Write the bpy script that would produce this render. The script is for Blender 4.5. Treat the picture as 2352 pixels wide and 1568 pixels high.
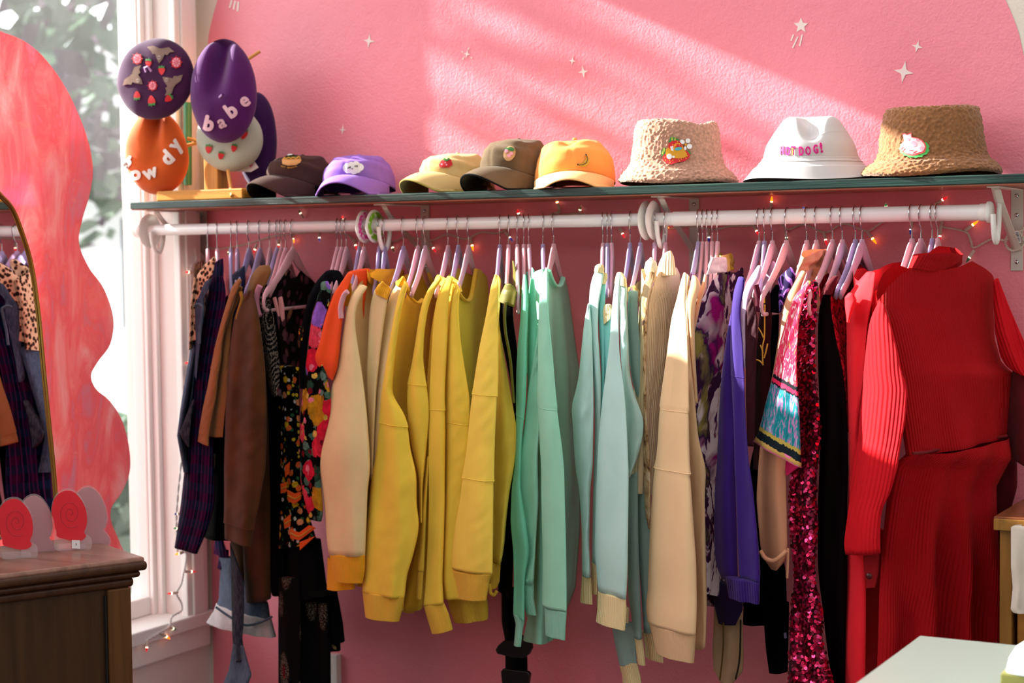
import bpy, bmesh, math, random
from mathutils import Vector, Matrix, noise
from mathutils.bvhtree import BVHTree
random.seed(7)
for o in list(bpy.data.objects): bpy.data.objects.remove(o)
scene = bpy.context.scene
COL = scene.collection
PI = math.pi

# ------------------------------------------------------------------ camera
W, H, FPX = 2352.0, 1568.0, 3900.0
YAW, PITCH, ROLL = math.radians(29), math.radians(3.02), 0.012
F = Vector((-math.sin(YAW)*math.cos(PITCH), math.cos(YAW)*math.cos(PITCH), -math.sin(PITCH)))
R0 = Vector((math.cos(YAW), math.sin(YAW), 0)); U0 = R0.cross(F)
RT = math.cos(ROLL)*R0 - math.sin(ROLL)*U0
UP = math.sin(ROLL)*R0 + math.cos(ROLL)*U0
CAM = Vector((1.73806, -3.58140, 1.55312))
cd = bpy.data.cameras.new('camera'); cam = bpy.data.objects.new('camera', cd); COL.objects.link(cam)
M = Matrix((RT, UP, -F)).transposed().to_4x4(); M.translation = CAM
cam.matrix_world = M
cd.sensor_width = 36; cd.lens = 36*FPX/W; cd.clip_start = .05; cd.clip_end = 200
cd.dof.use_dof = True; cd.dof.focus_distance = 3.42; cd.dof.aperture_fstop = 4.0
scene.camera = cam

# ------------------------------------------------------------------ world, sun, exposure
wd = bpy.data.worlds.new('world'); scene.world = wd; wd.use_nodes = True
bg = wd.node_tree.nodes['Background']; bg.inputs[1].default_value = 1.0
_n = wd.node_tree.nodes; _l = wd.node_tree.links
_tc = _n.new('ShaderNodeTexCoord'); _sp = _n.new('ShaderNodeSeparateXYZ'); _rp = _n.new('ShaderNodeValToRGB'); _mp = _n.new('ShaderNodeMapRange')
_l.new(_tc.outputs['Generated'], _sp.inputs[0]); _l.new(_sp.outputs[2], _mp.inputs[0]); _mp.inputs[1].default_value = -1; _l.new(_mp.outputs[0], _rp.inputs[0])
_mix = _n.new('ShaderNodeMix'); _mix.data_type = 'RGBA'; _mix.blend_type = 'MULTIPLY'; _mix.inputs[0].default_value = 1; _l.new(_rp.outputs[0], _mix.inputs[6]); _mix.inputs[7].default_value = (2.0, 1.95, 1.9, 1); 
_mx = _n.new('ShaderNodeMapRange'); _l.new(_sp.outputs[0], _mx.inputs[0]); _mx.interpolation_type = 'SMOOTHSTEP'; _mx.inputs[1].default_value = -.25; _mx.inputs[2].default_value = -.75; _mx.inputs[3].default_value = 0; _mx.inputs[4].default_value = 1.0
_mz = _n.new('ShaderNodeMapRange'); _l.new(_sp.outputs[2], _mz.inputs[0]); _mz.inputs[1].default_value = -.02; _mz.inputs[2].default_value = .04
_mm = _n.new('ShaderNodeMath'); _mm.operation = 'MULTIPLY'; _l.new(_mx.outputs[0], _mm.inputs[0]); _l.new(_mz.outputs[0], _mm.inputs[1])
_ad = _n.new('ShaderNodeMix'); _ad.data_type = 'RGBA'; _ad.blend_type = 'ADD'; _l.new(_mm.outputs[0], _ad.inputs[0]); _l.new(_mix.outputs[2], _ad.inputs[6]); _ad.inputs[7].default_value = (5.0, 5.1, 5.3, 1); _l.new(_ad.outputs[2], bg.inputs[0])
_cr = _rp.color_ramp; _cr.elements[0].position = .45; _cr.elements[0].color = (.05, .045, .045, 1); _cr.elements[1].position = 1; _cr.elements[1].color = (.8, .8, .8, 1)
for _p, _v in ((.53, .04), (.572, .10), (.605, .80), (.69, .50), (.80, .40)): _e = _cr.elements.new(_p); _e.color = (_v, _v, _v, 1)
SUN = Vector((1.0, .17, -.47)).normalized()
sl = bpy.data.lights.new('sun', 'SUN'); sl.energy = 25; sl.angle = math.radians(.6); sl.color = (1, .95, .87)
so = bpy.data.objects.new('sun', sl); COL.objects.link(so); so.location = (-4, -2, 5)
so.rotation_euler = SUN.to_track_quat('-Z', 'Y').to_euler()
vs = scene.view_settings
scene.display_settings.display_device = 'sRGB'
vs.view_transform = 'Standard'; vs.look = 'None'; vs.exposure = -0.1; vs.gamma = 1; vs.use_curve_mapping = False

# ------------------------------------------------------------------ geometry of the view
def ray(px, py): return (F + RT*((px-W/2)/FPX) - UP*((py-H/2)/FPX))
def U(px, py, y):                       # point on the plane y = const
    d = ray(px, py); return CAM + d*((y-CAM.y)/d.y)
def UX(px, py, x):
    d = ray(px, py); return CAM + d*((x-CAM.x)/d.x)
def UZ(px, py, z):
    d = ray(px, py); return CAM + d*((z-CAM.z)/d.z)
def UD(px, py, dep): return CAM + ray(px, py)*dep
def UN(px, py, p0, n):
    d = ray(px, py); return CAM + d*((p0-CAM).dot(n)/d.dot(n))
def proj(p):
    v = Vector(p)-CAM; k = v.dot(F); return (W/2+FPX*v.dot(RT)/k, H/2-FPX*v.dot(UP)/k, k)

Z = {'A': (380, 560, 520/1568), 'A2': (380, 1050, 518/1568), 'B': (850, 560, 520/1568), 'B2': (850, 1050, 518/1568),
     'C': (1280, 560, 520/1568), 'C2': (1280, 1050, 518/1568), 'D': (1680, 560, 672/2026), 'D2': (1680, 1050, 672/2034),
     'Z1': (0, 0, 700/2111), 'Z2': (0, 480, 700/2111), 'Z3': (0, 1000, 700/1932), 'Z4': (560, 220, 700/2111),
     'Z5': (1150, 220, 650/1960), 'Z6': (1700, 220, 652/1966), 'P': (0, 0, 1),
     'K': (590, 320, 340/2352), 'N': (930, 300, 500/2352), 'S': (0, 1100, 350/2352), 'T': (2080, 400, 272/1777),
     'H2': (1750, 250, 210/1937), 'H1': (1480, 290, 160/2281), 'H3': (2040, 280, 120/1711),
     'V': (1400, 0, 952/2352), 'X': (400, 60, 1000/2352), 'R': (290, 440, 700/2352)}
def pts(s):
    out = []; z = Z['P']
    for t in s.split():
        if t in Z: z = Z[t]
        else:
            a, b = t.split(','); out.append((z[0]+float(a)*z[2], z[1]+float(b)*z[2]))
    return out

# ------------------------------------------------------------------ materials
MATS = {}
def srgb(c):
    return tuple((v/255/12.92 if v/255 <= .04045 else ((v/255+.055)/1.055)**2.4) for v in c)
class NT:
    def __init__(s, name):
        s.m = bpy.data.materials.new(name); s.m.use_nodes = True; s.t = s.m.node_tree
        s.b = s.t.nodes['Principled BSDF']; s.out = s.t.nodes['Material Output']
    def n(s, typ, **kw):
        nd = s.t.nodes.new(typ)
        for k, v in kw.items(): setattr(nd, k, v)
        return nd
    def l(s, a, b): s.t.links.new(a, b)
    def uv(s): return s.n('ShaderNodeTexCoord').outputs['UV']
    def obj(s): return s.n('ShaderNodeTexCoord').outputs['Object']
    def mapping(s, src, scale, rot=(0, 0, 0), loc=(0, 0, 0)):
        mp = s.n('ShaderNodeMapping'); s.l(src, mp.inputs[0])
        mp.inputs['Scale'].default_value = scale; mp.inputs['Rotation'].default_value = rot; mp.inputs['Location'].default_value = loc
        return mp.outputs[0]
    def noise(s, vec, scale, detail=3, rough=.5, dist=0):
        nd = s.n('ShaderNodeTexNoise'); s.l(vec, nd.inputs['Vector'])
        nd.inputs['Scale'].default_value = scale; nd.inputs['Detail'].default_value = detail
        nd.inputs['Roughness'].default_value = rough; nd.inputs['Distortion'].default_value = dist
        return nd.outputs[0]
    def vor(s, vec, scale, feature='F1', out=0, rand=1):
        nd = s.n('ShaderNodeTexVoronoi', feature=feature); s.l(vec, nd.inputs['Vector'])
        nd.inputs['Scale'].default_value = scale; nd.inputs['Randomness'].default_value = rand
        return nd.outputs[out]
    def wave(s, vec, scale, dirn='X', dist=0, dscale=1):
        nd = s.n('ShaderNodeTexWave', bands_direction=dirn); s.l(vec, nd.inputs['Vector'])
        nd.inputs['Scale'].default_value = scale; nd.inputs['Distortion'].default_value = dist; nd.inputs['Detail Scale'].default_value = dscale
        return nd.outputs['Fac']
    def ramp(s, fac, stops, interp='LINEAR'):
        nd = s.n('ShaderNodeValToRGB'); s.l(fac, nd.inputs[0]); cr = nd.color_ramp; cr.interpolation = interp
        while len(cr.elements) > 1: cr.elements.remove(cr.elements[-1])
        cr.elements[0].position = stops[0][0]; cr.elements[0].color = tuple(stops[0][1])[:3]+(1,)
        for p, c in stops[1:]:
            e = cr.elements.new(p); e.color = tuple(c)[:3]+(1,)
        return nd.outputs[0]
    def mix(s, fac, a, b, blend='MIX'):
        nd = s.n('ShaderNodeMix', data_type='RGBA', blend_type=blend)
        if isinstance(fac, (int, float)): nd.inputs[0].default_value = fac
        else: s.l(fac, nd.inputs[0])
        for i, v in ((6, a), (7, b)):
            if isinstance(v, (tuple, list)): nd.inputs[i].default_value = tuple(v)[:3]+(1,)
            else: s.l(v, nd.inputs[i])
        return nd.outputs[2]
    def math(s, op, a, b=0):
        nd = s.n('ShaderNodeMath', operation=op)
        for i, v in ((0, a), (1, b)):
            if isinstance(v, (int, float)): nd.inputs[i].default_value = v
            else: s.l(v, nd.inputs[i])
        return nd.outputs[0]
    def base(s, c):
        if isinstance(c, (tuple, list)): s.b.inputs['Base Color'].default_value = tuple(c)[:3]+(1,)
        else: s.l(c, s.b.inputs['Base Color'])
    def set(s, **kw):
        for k, v in kw.items():
            i = s.b.inputs[k.replace('_', ' ')]
            if isinstance(v, (int, float, tuple)): i.default_value = v
            else: s.l(v, i)
    def bump(s, h, strength=.3, dist=.002, prev=None):
        nd = s.n('ShaderNodeBump'); s.l(h, nd.inputs['Height'])
        nd.inputs['Strength'].default_value = strength; nd.inputs['Distance'].default_value = dist
        if prev is not None: s.l(prev, nd.inputs['Normal'])
        s.l(nd.outputs[0], s.b.inputs['Normal']); return nd.outputs[0]

def facing(t, lo=.04, hi=.7, p=4.0):
    lw = t.n('ShaderNodeLayerWeight'); lw.inputs[0].default_value = .5
    return t.math('ADD', t.math('MULTIPLY', t.math('POWER', lw.outputs['Facing'], p), hi), lo)
def plain(name, c, rough=.5, metal=0, **kw):
    if name in MATS: return MATS[name]
    t = NT(name); t.base(srgb(c)); t.set(Roughness=rough, Metallic=metal, **kw); MATS[name] = t.m; return t.m
def cloth(name, c, rough=.9, grain=.25, sheen=.06, rib=0, var=.12, fuzz=1.0):
    """woven or knitted cloth: slight tone variation, fine grain bump, optional ribs (per metre) along the piece"""
    if name in MATS: return MATS[name]
    t = NT(name); col = srgb(c); ob = t.obj(); uv = t.uv()
    n1 = t.noise(ob, 14, 3)
    dark = tuple(v*(1-var) for v in col); lite = tuple(min(1, v*(1+var)) for v in col)
    t.base(t.ramp(n1, [(.3, dark), (.7, lite)]))
    t.set(Roughness=rough, Sheen_Weight=sheen, Sheen_Roughness=.5)
    t.b.inputs['Specular IOR Level'].default_value = .2 if max(col) > .03 else .03
    nb = t.bump(t.noise(ob, 900*fuzz, 2), grain, .0008)
    if rib:
        w = t.wave(t.mapping(uv, (rib*PI/10, 1, 1)), 1.0, 'X')
        t.bump(w, .8, .35/rib, nb)
    MATS[name] = t.m; return t.m

# ------------------------------------------------------------------ objects
def link(o, parent=None):
    COL.objects.link(o)
    if parent is not None: o.parent = parent; o.matrix_parent_inverse = parent.matrix_world.inverted()
    return o
def mk(name, vs_, fs, mat, parent=None, smooth=True, uvs=None):
    me = bpy.data.meshes.new(name); me.from_pydata([tuple(v) for v in vs_], [], fs); me.validate()
    if uvs is not None and len(me.vertices) == len(uvs):
        ul = me.uv_layers.new(name='UVMap')
        for lp in me.loops: ul.data[lp.index].uv = uvs[lp.vertex_index]
    if smooth:
        for p in me.polygons: p.use_smooth = True
    if mat: me.materials.append(mat)
    bm = bmesh.new(); bm.from_mesh(me); bmesh.ops.recalc_face_normals(bm, faces=bm.faces); bm.to_mesh(me); bm.free()
    me.update()
    return link(bpy.data.objects.new(name, me), parent)
def empty(name, loc, label, cat, group=None):
    o = bpy.data.objects.new(name, None); o.location = loc; o.empty_display_size = .05; COL.objects.link(o)
    o.matrix_world = Matrix.Translation(loc)
    tag(o, label, cat, group); return o
def tag(o, label, cat, group=None, kind=None):
    if label: o['label'] = label
    if cat: o['category'] = cat
    if group: o['group'] = group
    if kind: o['kind'] = kind
    return o
def struct(o, label=None, cat=None):
    o['kind'] = 'structure'
    if label: o['label'] = label
    if cat: o['category'] = cat
    return o
class MB:
    """collects shapes into one mesh"""
    def __init__(s): s.v = []; s.f = []
    def add(s, v, f):
        b = len(s.v); s.v += [Vector(p) for p in v]; s.f += [tuple(i+b for i in q) for q in f]; return s
    def box(s, lo, hi, M=None):
        x0, y0, z0 = lo; x1, y1, z1 = hi
        v = [Vector(p) for p in ((x0,y0,z0),(x1,y0,z0),(x1,y1,z0),(x0,y1,z0),(x0,y0,z1),(x1,y0,z1),(x1,y1,z1),(x0,y1,z1))]
        if M: v = [M @ p for p in v]
        return s.add(v, [(0,3,2,1),(4,5,6,7),(0,1,5,4),(1,2,6,5),(2,3,7,6),(3,0,4,7)])
    def tube(s, path, r, seg=10, closed=False, flat=1.0, caps=True):
        path = [Vector(p) for p in path]; n = len(path); rs = r if isinstance(r, (list, tuple)) else [r]*n
        rings = []; up = Vector((.31, .12, .94)).normalized(); prev = None
        for i, p in enumerate(path):
            a = path[(i-1) % n] if (closed or i > 0) else p
            b = path[(i+1) % n] if (closed or i < n-1) else p
            t = (b-a).normalized()
            e1 = (prev - t*prev.dot(t)) if prev is not None else up.cross(t)
            if e1.length < 1e-5: e1 = Vector((1, 0, 0)).cross(t)
            e1.normalize(); prev = e1; e2 = t.cross(e1)
            rings.append([p + e1*rs[i]*math.cos(2*PI*k/seg) + e2*rs[i]*flat*math.sin(2*PI*k/seg) for k in range(seg)])
        v = [q for rg in rings for q in rg]; f = []
        for i in range(n if closed else n-1):
            j = (i+1) % n
            for k in range(seg):
                k2 = (k+1) % seg; f.append((i*seg+k, i*seg+k2, j*seg+k2, j*seg+k))
        if caps and not closed: f.append(tuple(range(seg))[::-1]); f.append(tuple((n-1)*seg+k for k in range(seg)))
        return s.add(v, f)
    def lathe(s, prof, M=None, seg=32):
        v = []; f = []; n = len(prof)
        for (r, z) in prof:
            for k in range(seg):
                a = 2*PI*k/seg; v.append(Vector((r*math.cos(a), r*math.sin(a), z)))
        if M: v = [M @ p for p in v]
        for i in range(n-1):
            for k in range(seg):
                k2 = (k+1) % seg; f.append((i*seg+k, i*seg+k2, (i+1)*seg+k2, (i+1)*seg+k))
        return s.add(v, f)
    def prism(s, poly, d):
        """closed polygon of 3-D points pushed along vector d"""
        n = len(poly); v = [Vector(p) for p in poly]; v += [p+Vector(d) for p in v]
        f = [tuple(range(n))[::-1], tuple(range(n, 2*n))]
        for i in range(n): j = (i+1) % n; f.append((i, j, n+j, n+i))
        return s.add(v, f)
    def obj(s, name, mat, parent=None, smooth=False, bevel=0, seg=2):
        o = mk(name, s.v, s.f, mat, parent, smooth)
        if smooth: es = o.modifiers.new('edges', 'EDGE_SPLIT'); es.split_angle = math.radians(48)
        if bevel:
            m = o.modifiers.new('bevel', 'BEVEL'); m.width = bevel; m.segments = seg; m.limit_method = 'ANGLE'; m.angle_limit = math.radians(40)
        return o
def aim(loc, x, z):
    """matrix with local x along x and local z near z"""
    x = Vector(x).normalized(); y = Vector(z).cross(x).normalized(); zz = x.cross(y)
    m = Matrix((x, y, zz)).transposed().to_4x4(); m.translation = loc; return m
def crom(P, n):
    """smooth resampling of a polyline of 3-D points"""
    P = [Vector(p) for p in P]; out = []; m = len(P)
    for i in range(m-1):
        p0 = P[max(0, i-1)]; p1 = P[i]; p2 = P[i+1]; p3 = P[min(m-1, i+2)]
        for k in range(n):
            t = k/n; out.append(.5*((2*p1)+(p2-p0)*t+(2*p0-5*p1+4*p2-p3)*t*t+(3*p1-p0-3*p2+p3)*t**3))
    out.append(P[-1]); return out
def smin(lst, n, smooth=2):
    """x as function of t along a y-sorted pixel polyline; n samples"""
    y0, y1 = lst[0][1], lst[-1][1]; out = []
    for i in range(n):
        y = y0+(y1-y0)*i/(n-1)
        for j in range(len(lst)-1):
            if y <= lst[j+1][1] or j == len(lst)-2:
                a, b = lst[j], lst[j+1]; t = 0 if b[1] == a[1] else (y-a[1])/(b[1]-a[1]); t = max(0, min(1, t))
                out.append([a[0]+(b[0]-a[0])*t, y]); break
    for _ in range(smooth):
        xs = [p[0] for p in out]
        for i in range(1, n-1): out[i][0] = .25*xs[i-1]+.5*xs[i]+.25*xs[i+1]
    return out
def xat(lst, y):
    if y <= lst[0][1]: return lst[0][0]
    for a, b in zip(lst, lst[1:]):
        if y <= b[1]: return a[0]+(b[0]-a[0])*((y-a[1])/(b[1]-a[1]) if b[1] != a[1] else 0)
    return lst[-1][0]

def hang(name, L, R, y, mat, parent=None, thick=.55, folds=2.0, amp=.006, n=44, seg=40, seams=(), lip=.012, bmin=.010, bmax=.05, wr=.0, sk=.35):
    """a hanging cloth tube (sleeve, leg, cuff, narrow body): left and right outline, own depth, folds"""
    L = sorted(pts(L), key=lambda p: p[1]) if isinstance(L, str) else L
    R = sorted(pts(R), key=lambda p: p[1]) if isinstance(R, str) else R
    if seams: n = 120
    Ls, Rs = smin(L, n, 2 if n < 100 else 8), smin(R, n, 2 if n < 100 else 8); ph = random.random()*20
    V = []; UVs = []; Fc = []; dist = 0; prevc = None
    yy = y if isinstance(y, (tuple, list)) else (y, y)
    rings = []
    for i in range(n):
        t = i/(n-1); yp = yy[0]+(yy[1]-yy[0])*t
        pl = U(Ls[i][0], Ls[i][1], yp); pr = U(Rs[i][0], Rs[i][1], yp)
        c = (pl+pr)/2; a = max((pr-pl).length/2, .003); e1 = (pr-pl).normalized() if (pr-pl).length > 1e-5 else RT
        vd = c-CAM; vd.z = 0; vd.normalize(); e2 = vd
        b = max(bmin, min(bmax, a*thick))
        if prevc is not None: dist += (c-prevc).length
        prevc = c
        k = 1.0
        for s_ in seams: k += (.05*math.exp(-((s_-t)/.022)) if t < s_ else -.035*math.exp(-((t-s_)/.012)))
        rings.append((c, a*k, b*k, e1, e2, dist, t))
    def ring(c, a, b, e1, e2, d, t, sc=1.0, dz=0):
        out = []
        for j in range(seg):
            th = 2*PI*j/seg; cs, sn = math.cos(th), math.sin(th)
            u = cs; off = 0
            if amp:
                q = folds*a/.05
                off = amp*(math.sin(q*PI*u+ph+1.2*math.sin(d*5+ph))*.7 + .45*noise.noise(Vector((u*a*26+ph, d*7, ph)))*1.6)
                off *= min(1, .25+t*2.2)*(1-abs(u)**3)
                off += .0016*noise.noise(Vector((u*a*22+ph, d*16+u, ph+9)))*(1-abs(u)**2)*min(1, t*3)
                if wr: off += wr*noise.noise(Vector((u*a*30, d*42+u*1.3, ph+4)))*(1-abs(u)**2)
            o2 = -off if sn < 0 else off*.5
            out.append(c + e1*(a*sc*(abs(cs)**.9)*(1 if cs >= 0 else -1)) + e2*(b*sc*(abs(sn)**.85)*(1 if sn >= 0 else -1) + (o2 if sn > 0 else -o2*-1)*sc) - e2*(sk*min(a, .06)*sc*u) + Vector((0, 0, dz)))
        return out
    seq = []
    c, a, b, e1, e2, d, t = rings[0]
    seq.append(ring(c, a, b, e1, e2, d, t, .02, .003)); seq.append(ring(c, a, b, e1, e2, d, t, .7, .002))
    ds = [0, 0]
    for r in rings: seq.append(ring(*r)); ds.append(r[5])
    c, a, b, e1, e2, d, t = rings[-1]
    if lip:
        seq.append(ring(c, a, b, e1, e2, d, t, .86, .0)); seq.append(ring(c, a, b, e1, e2, d, t, .8, lip)); seq.append(ring(c, a, b, e1, e2, d, t, .02, lip)); ds += [d, d, d]
    else: seq.append(ring(c, a, b, e1, e2, d, t, .02, 0)); ds += [d]
    for i, rg in enumerate(seq):
        V += rg; aa = rings[max(0, min(n-1, i-2))][1]
        for j in range(seg):
            th = 2*PI*j/seg; UVs.append((math.cos(th)*aa, ds[i]))
    for i in range(len(seq)-1):
        for j in range(seg):
            j2 = (j+1) % seg; Fc.append((i*seg+j, i*seg+j2, (i+1)*seg+j2, (i+1)*seg+j))
    Fc.append(tuple(range(seg))); Fc.append(tuple((len(seq)-1)*seg+j for j in range(seg)))
    o = mk(name, V, Fc, mat, parent, True, UVs)
    for s_ in seams:
        r_ = rings[int(round(s_*(n-1)))]; ln = ring(*r_); c_ = r_[0]
        ln = [p for j, p in enumerate(ln) if math.sin(2*PI*j/seg) <= .05]
        MB().tube(ln, .0009, 6).obj('seam', mat, o, True)
    return o

def slab(name, L, R, top, bot, yn, yf, mat, parent=None, T=.05, back=None, folds=3.0, amp=.008, nu=30, nv=44, bulge=.006, wr=0):
    """the body of a garment on its hanger: the visible front panel runs from the near edge (depth yn) to the far edge (yf);
    top and bot are pixel profiles of its upper and lower edge, back the upper edge of the rear panel"""
    L = sorted(pts(L), key=lambda p: p[1]); R = sorted(pts(R), key=lambda p: p[1])
    top = pts(top); bot = pts(bot); bk = pts(back) if back else None; ph = random.random()*20
    L = [top[0]]+[q for q in L if q[1] > top[0][1]+1]; R = [top[-1]]+[q for q in R if q[1] > top[-1][1]+1]
    def prof(p, u):
        s = u*(len(p)-1)
        # by parameter along x
        x0, x1 = p[0][0], p[-1][0]; x = x0+(x1-x0)*u
        for a, b in zip(p, p[1:]):
            if (a[0] <= x <= b[0]) or (b is p[-1]): return a[1]+(b[1]-a[1])*((x-a[0])/(b[0]-a[0]) if b[0] != a[0] else 0)
    tp = [prof(top, i/(nu-1)) for i in range(nu)]; bt = [prof(bot, i/(nu-1)) for i in range(nu)]
    bp = [prof(bk, i/(nu-1)) for i in range(nu)] if bk else tp
    def pt(u, y):
        xl, xr = xat(L, y), xat(R, y); return U(xl+(xr-xl)*u, y, yn+(yf-yn)*u)
    V = []; UVs = []; m = nu*2-2
    for j in range(nv):
        v = j/(nv-1)
        for k in range(m):
            front = k < nu; i = k if front else 2*nu-2-k; u = i/(nu-1)
            y = (tp[i] if front else bp[i]); y = y+(bt[i]-y)*v
            p = pt(u, y); p0 = pt(0, y); p1 = pt(1, y); ax = (p1-p0); wd_ = ax.length; ax.normalize()
            nrm = Vector((0, 0, 1)).cross(ax); nrm.z = 0; nrm.normalize()
            if nrm.dot(CAM-p) < 0: nrm = -nrm
            sh = math.sin(PI*min(1, max(0, u)))**.6
            q = folds*PI*u*2
            f = amp*(math.sin(q+ph+.8*math.sin(v*3+ph))*.6+1.2*noise.noise(Vector((u*5+ph, v*3, ph))))*min(1, .15+v*1.5)*sh
            if wr: f += wr*noise.noise(Vector((u*9, v*30+u*4, ph)))
            if front: p = p + nrm*(bulge*sh*(1-v*.3)+f)
            else: p = p - nrm*(T*sh-f*.6)
            V.append(p); UVs.append((u*wd_ if front else -u*wd_, -p.z))
    Fc = [(j*m+k, j*m+(k+1) % m, (j+1)*m+(k+1) % m, (j+1)*m+k) for j in range(nv-1) for k in range(m)]
    return mk(name, V, Fc, mat, parent, True, UVs)
def cord(name, pl, y, r, mat, parent=None, flat=1.0, n=6, seg=10, closed=False):
    P = pts(pl); ys = y if isinstance(y, (list, tuple)) else [y]*len(P)
    if len(ys) == 2 and len(P) != 2: ys = [ys[0]+(ys[1]-ys[0])*i/(len(P)-1) for i in range(len(P))]
    W_ = [U(p[0], p[1], yy) for p, yy in zip(P, ys)]
    return MB().tube(crom(W_, n), r, seg, flat=flat).obj(name, mat, parent, True)
def patch(name, poly, y, th, mat, parent=None, bevel=0):
    W_ = [U(p[0], p[1], y) for p in pts(poly)]
    return MB().prism(W_, (0, -th, 0)).obj(name, mat, parent, False, bevel)
def bvh_of(objs):
    V = []; Fc = []
    for o in objs:
        b = len(V); V += [o.matrix_world @ v.co for v in o.data.vertices]; Fc += [tuple(i+b for i in p.vertices) for p in o.data.polygons]
    return BVHTree.FromPolygons(V, Fc)
def textpoly(ch, bold=.0):
    """outline mesh of built-in lettering, unit size, centred"""
    c = bpy.data.curves.new('t', 'FONT'); c.body = ch; c.align_x = 'CENTER'; c.align_y = 'CENTER'; c.size = 1.0; c.offset = bold; c.resolution_u = 6
    o = bpy.data.objects.new('t', c); COL.objects.link(o)
    dg = bpy.context.evaluated_depsgraph_get(); dg.update()
    me = bpy.data.meshes.new_from_object(o.evaluated_get(dg))
    v = [(p.co.x, p.co.y) for p in me.vertices]; f = [tuple(p.vertices) for p in me.polygons]
    bpy.data.objects.remove(o); bpy.data.meshes.remove(me); bpy.data.curves.remove(c); return v, f
def emblem(name, tree, shapes, mat, parent, off=.0015, th=.0008, cut=3.5, ctr=None):
    """stitched or glued marks laid on a surface: shapes are (verts, faces) in pixels; they follow the surface below"""
    bm = bmesh.new()
    for v, f in shapes:
        bv = [bm.verts.new((p[0], p[1], 0)) for p in v]
        for q in f:
            try: bm.faces.new([bv[i] for i in q])
            except ValueError: pass
    bmesh.ops.triangulate(bm, faces=bm.faces[:])
    for _ in range(4):
        ed = [e for e in bm.edges if e.calc_length() > cut]
        if not ed: break
        bmesh.ops.subdivide_edges(bm, edges=ed, cuts=1); bmesh.ops.triangulate(bm, faces=bm.faces[:])
    last = None
    if ctr is None:
        vs0 = [v.co for v in bm.verts]; ctr = (sum(v.x for v in vs0)/len(vs0), sum(v.y for v in vs0)/len(vs0))
    d = ray(*ctr).normalized(); h = tree.ray_cast(CAM, d)
    last = h[0] if h[0] is not None else UD(ctr[0], ctr[1], 3.7)
    dep0 = (last-CAM).dot(F)
    nv = {}
    for v in bm.verts:
        d = ray(v.co.x, v.co.y).normalized(); h = tree.ray_cast(CAM, d)
        if h[0] is not None and abs((h[0]-CAM).dot(F)-dep0) < .09:
            nn = h[1] if h[1].dot(d) < 0 else -h[1]; nv[v] = (h[0]+nn*off, nn)
        else: nv[v] = (UD(v.co.x, v.co.y, dep0), -F)
    for v in bm.verts: v.co = nv[v][0]
    bm.normal_update()
    ex = bmesh.ops.extrude_face_region(bm, geom=bm.faces[:])
    for g in ex['geom']:
        if isinstance(g, bmesh.types.BMVert): pass
    tops = [g for g in ex['geom'] if isinstance(g, bmesh.types.BMVert)]
    for v in tops:
        v.co = v.co - F*th
    me = bpy.data.meshes.new(name); bmesh.ops.recalc_face_normals(bm, faces=bm.faces); bm.to_mesh(me); bm.free(); me.materials.append(mat)
    return link(bpy.data.objects.new(name, me), parent)
def disc(cx, cy, rx, ry=None, n=20, rot=0, a0=0, a1=2*PI):
    ry = ry or rx; v = []
    for i in range(n):
        a = a0+(a1-a0)*i/n; x, y = rx*math.cos(a), ry*math.sin(a)
        v.append((cx+x*math.cos(rot)-y*math.sin(rot), cy+x*math.sin(rot)+y*math.cos(rot)))
    return (v, [tuple(range(n))])
def poly(s): v = pts(s); return (v, [tuple(range(len(v)))])
def stroke(p, w):
    """a drawn line of width w through pixel points"""
    v = []; f = []
    for i, q in enumerate(p):
        a = p[max(0, i-1)]; b = p[min(len(p)-1, i+1)]; dx, dy = b[0]-a[0], b[1]-a[1]; l = math.hypot(dx, dy) or 1
        v += [(q[0]-dy/l*w/2, q[1]+dx/l*w/2), (q[0]+dy/l*w/2, q[1]-dx/l*w/2)]
        if i: f.append((2*i-2, 2*i-1, 2*i+1, 2*i))
    return (v, f)
def letter(ch, cx, cy, size, rot=0, bold=.03, sx=1.0):
    v, f = textpoly(ch, 0); c, s = math.cos(rot), math.sin(rot); V = []; Fc = []
    for k in range(8):
        dx, dy = bold*math.cos(k*PI/4), bold*math.sin(k*PI/4); b = len(V)
        V += [(cx+((x*sx+dx)*c+(y+dy)*s)*size, cy+((x*sx+dx)*s-(y+dy)*c)*size) for x, y in v]; Fc += [tuple(i+b for i in q) for q in f]
    return (V, Fc)
# ------------------------------------------------------------------ the room shell
XL = -1.195
def wall_paint(name, col, bump=.5):
    t = NT(name); ob = t.obj(); c = srgb(col)
    n = t.noise(ob, 2.2, 4)
    t.base(t.ramp(n, [(.3, tuple(v*.95 for v in c)), (.7, c)]))
    t.set(Roughness=.42); t.b.inputs['Specular IOR Level'].default_value = .45
    b1 = t.bump(t.noise(ob, 170, 2, .5), bump, .0018)
    b2 = t.bump(t.noise(ob, 26, 3, .6), .35, .004, b1)
    r = t.vor(ob, 9); t.bump(t.ramp(r, [(0, (1, 1, 1)), (.045, (0, 0, 0))]), .25, .003, b2)
    return t.m
cream = wall_paint('cream wall paint', (232, 218, 204), .3)
pink = wall_paint('pink wall paint', (250, 144, 160), .5)
white_trim = plain('white gloss trim paint', (248, 246, 243), .35)
white_enamel = plain('white enamel', (236, 233, 230), .22)
chrome = plain('polished steel wire', (205, 205, 210), .18, 1)
grey_floor = plain('worn grey floorboards', (70, 56, 48), .6)

struct(MB().box((XL, 0, 0), (3.2, .12, 3.3)).obj('wall_back', cream), 'cream plaster wall behind the clothes rail')
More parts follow.
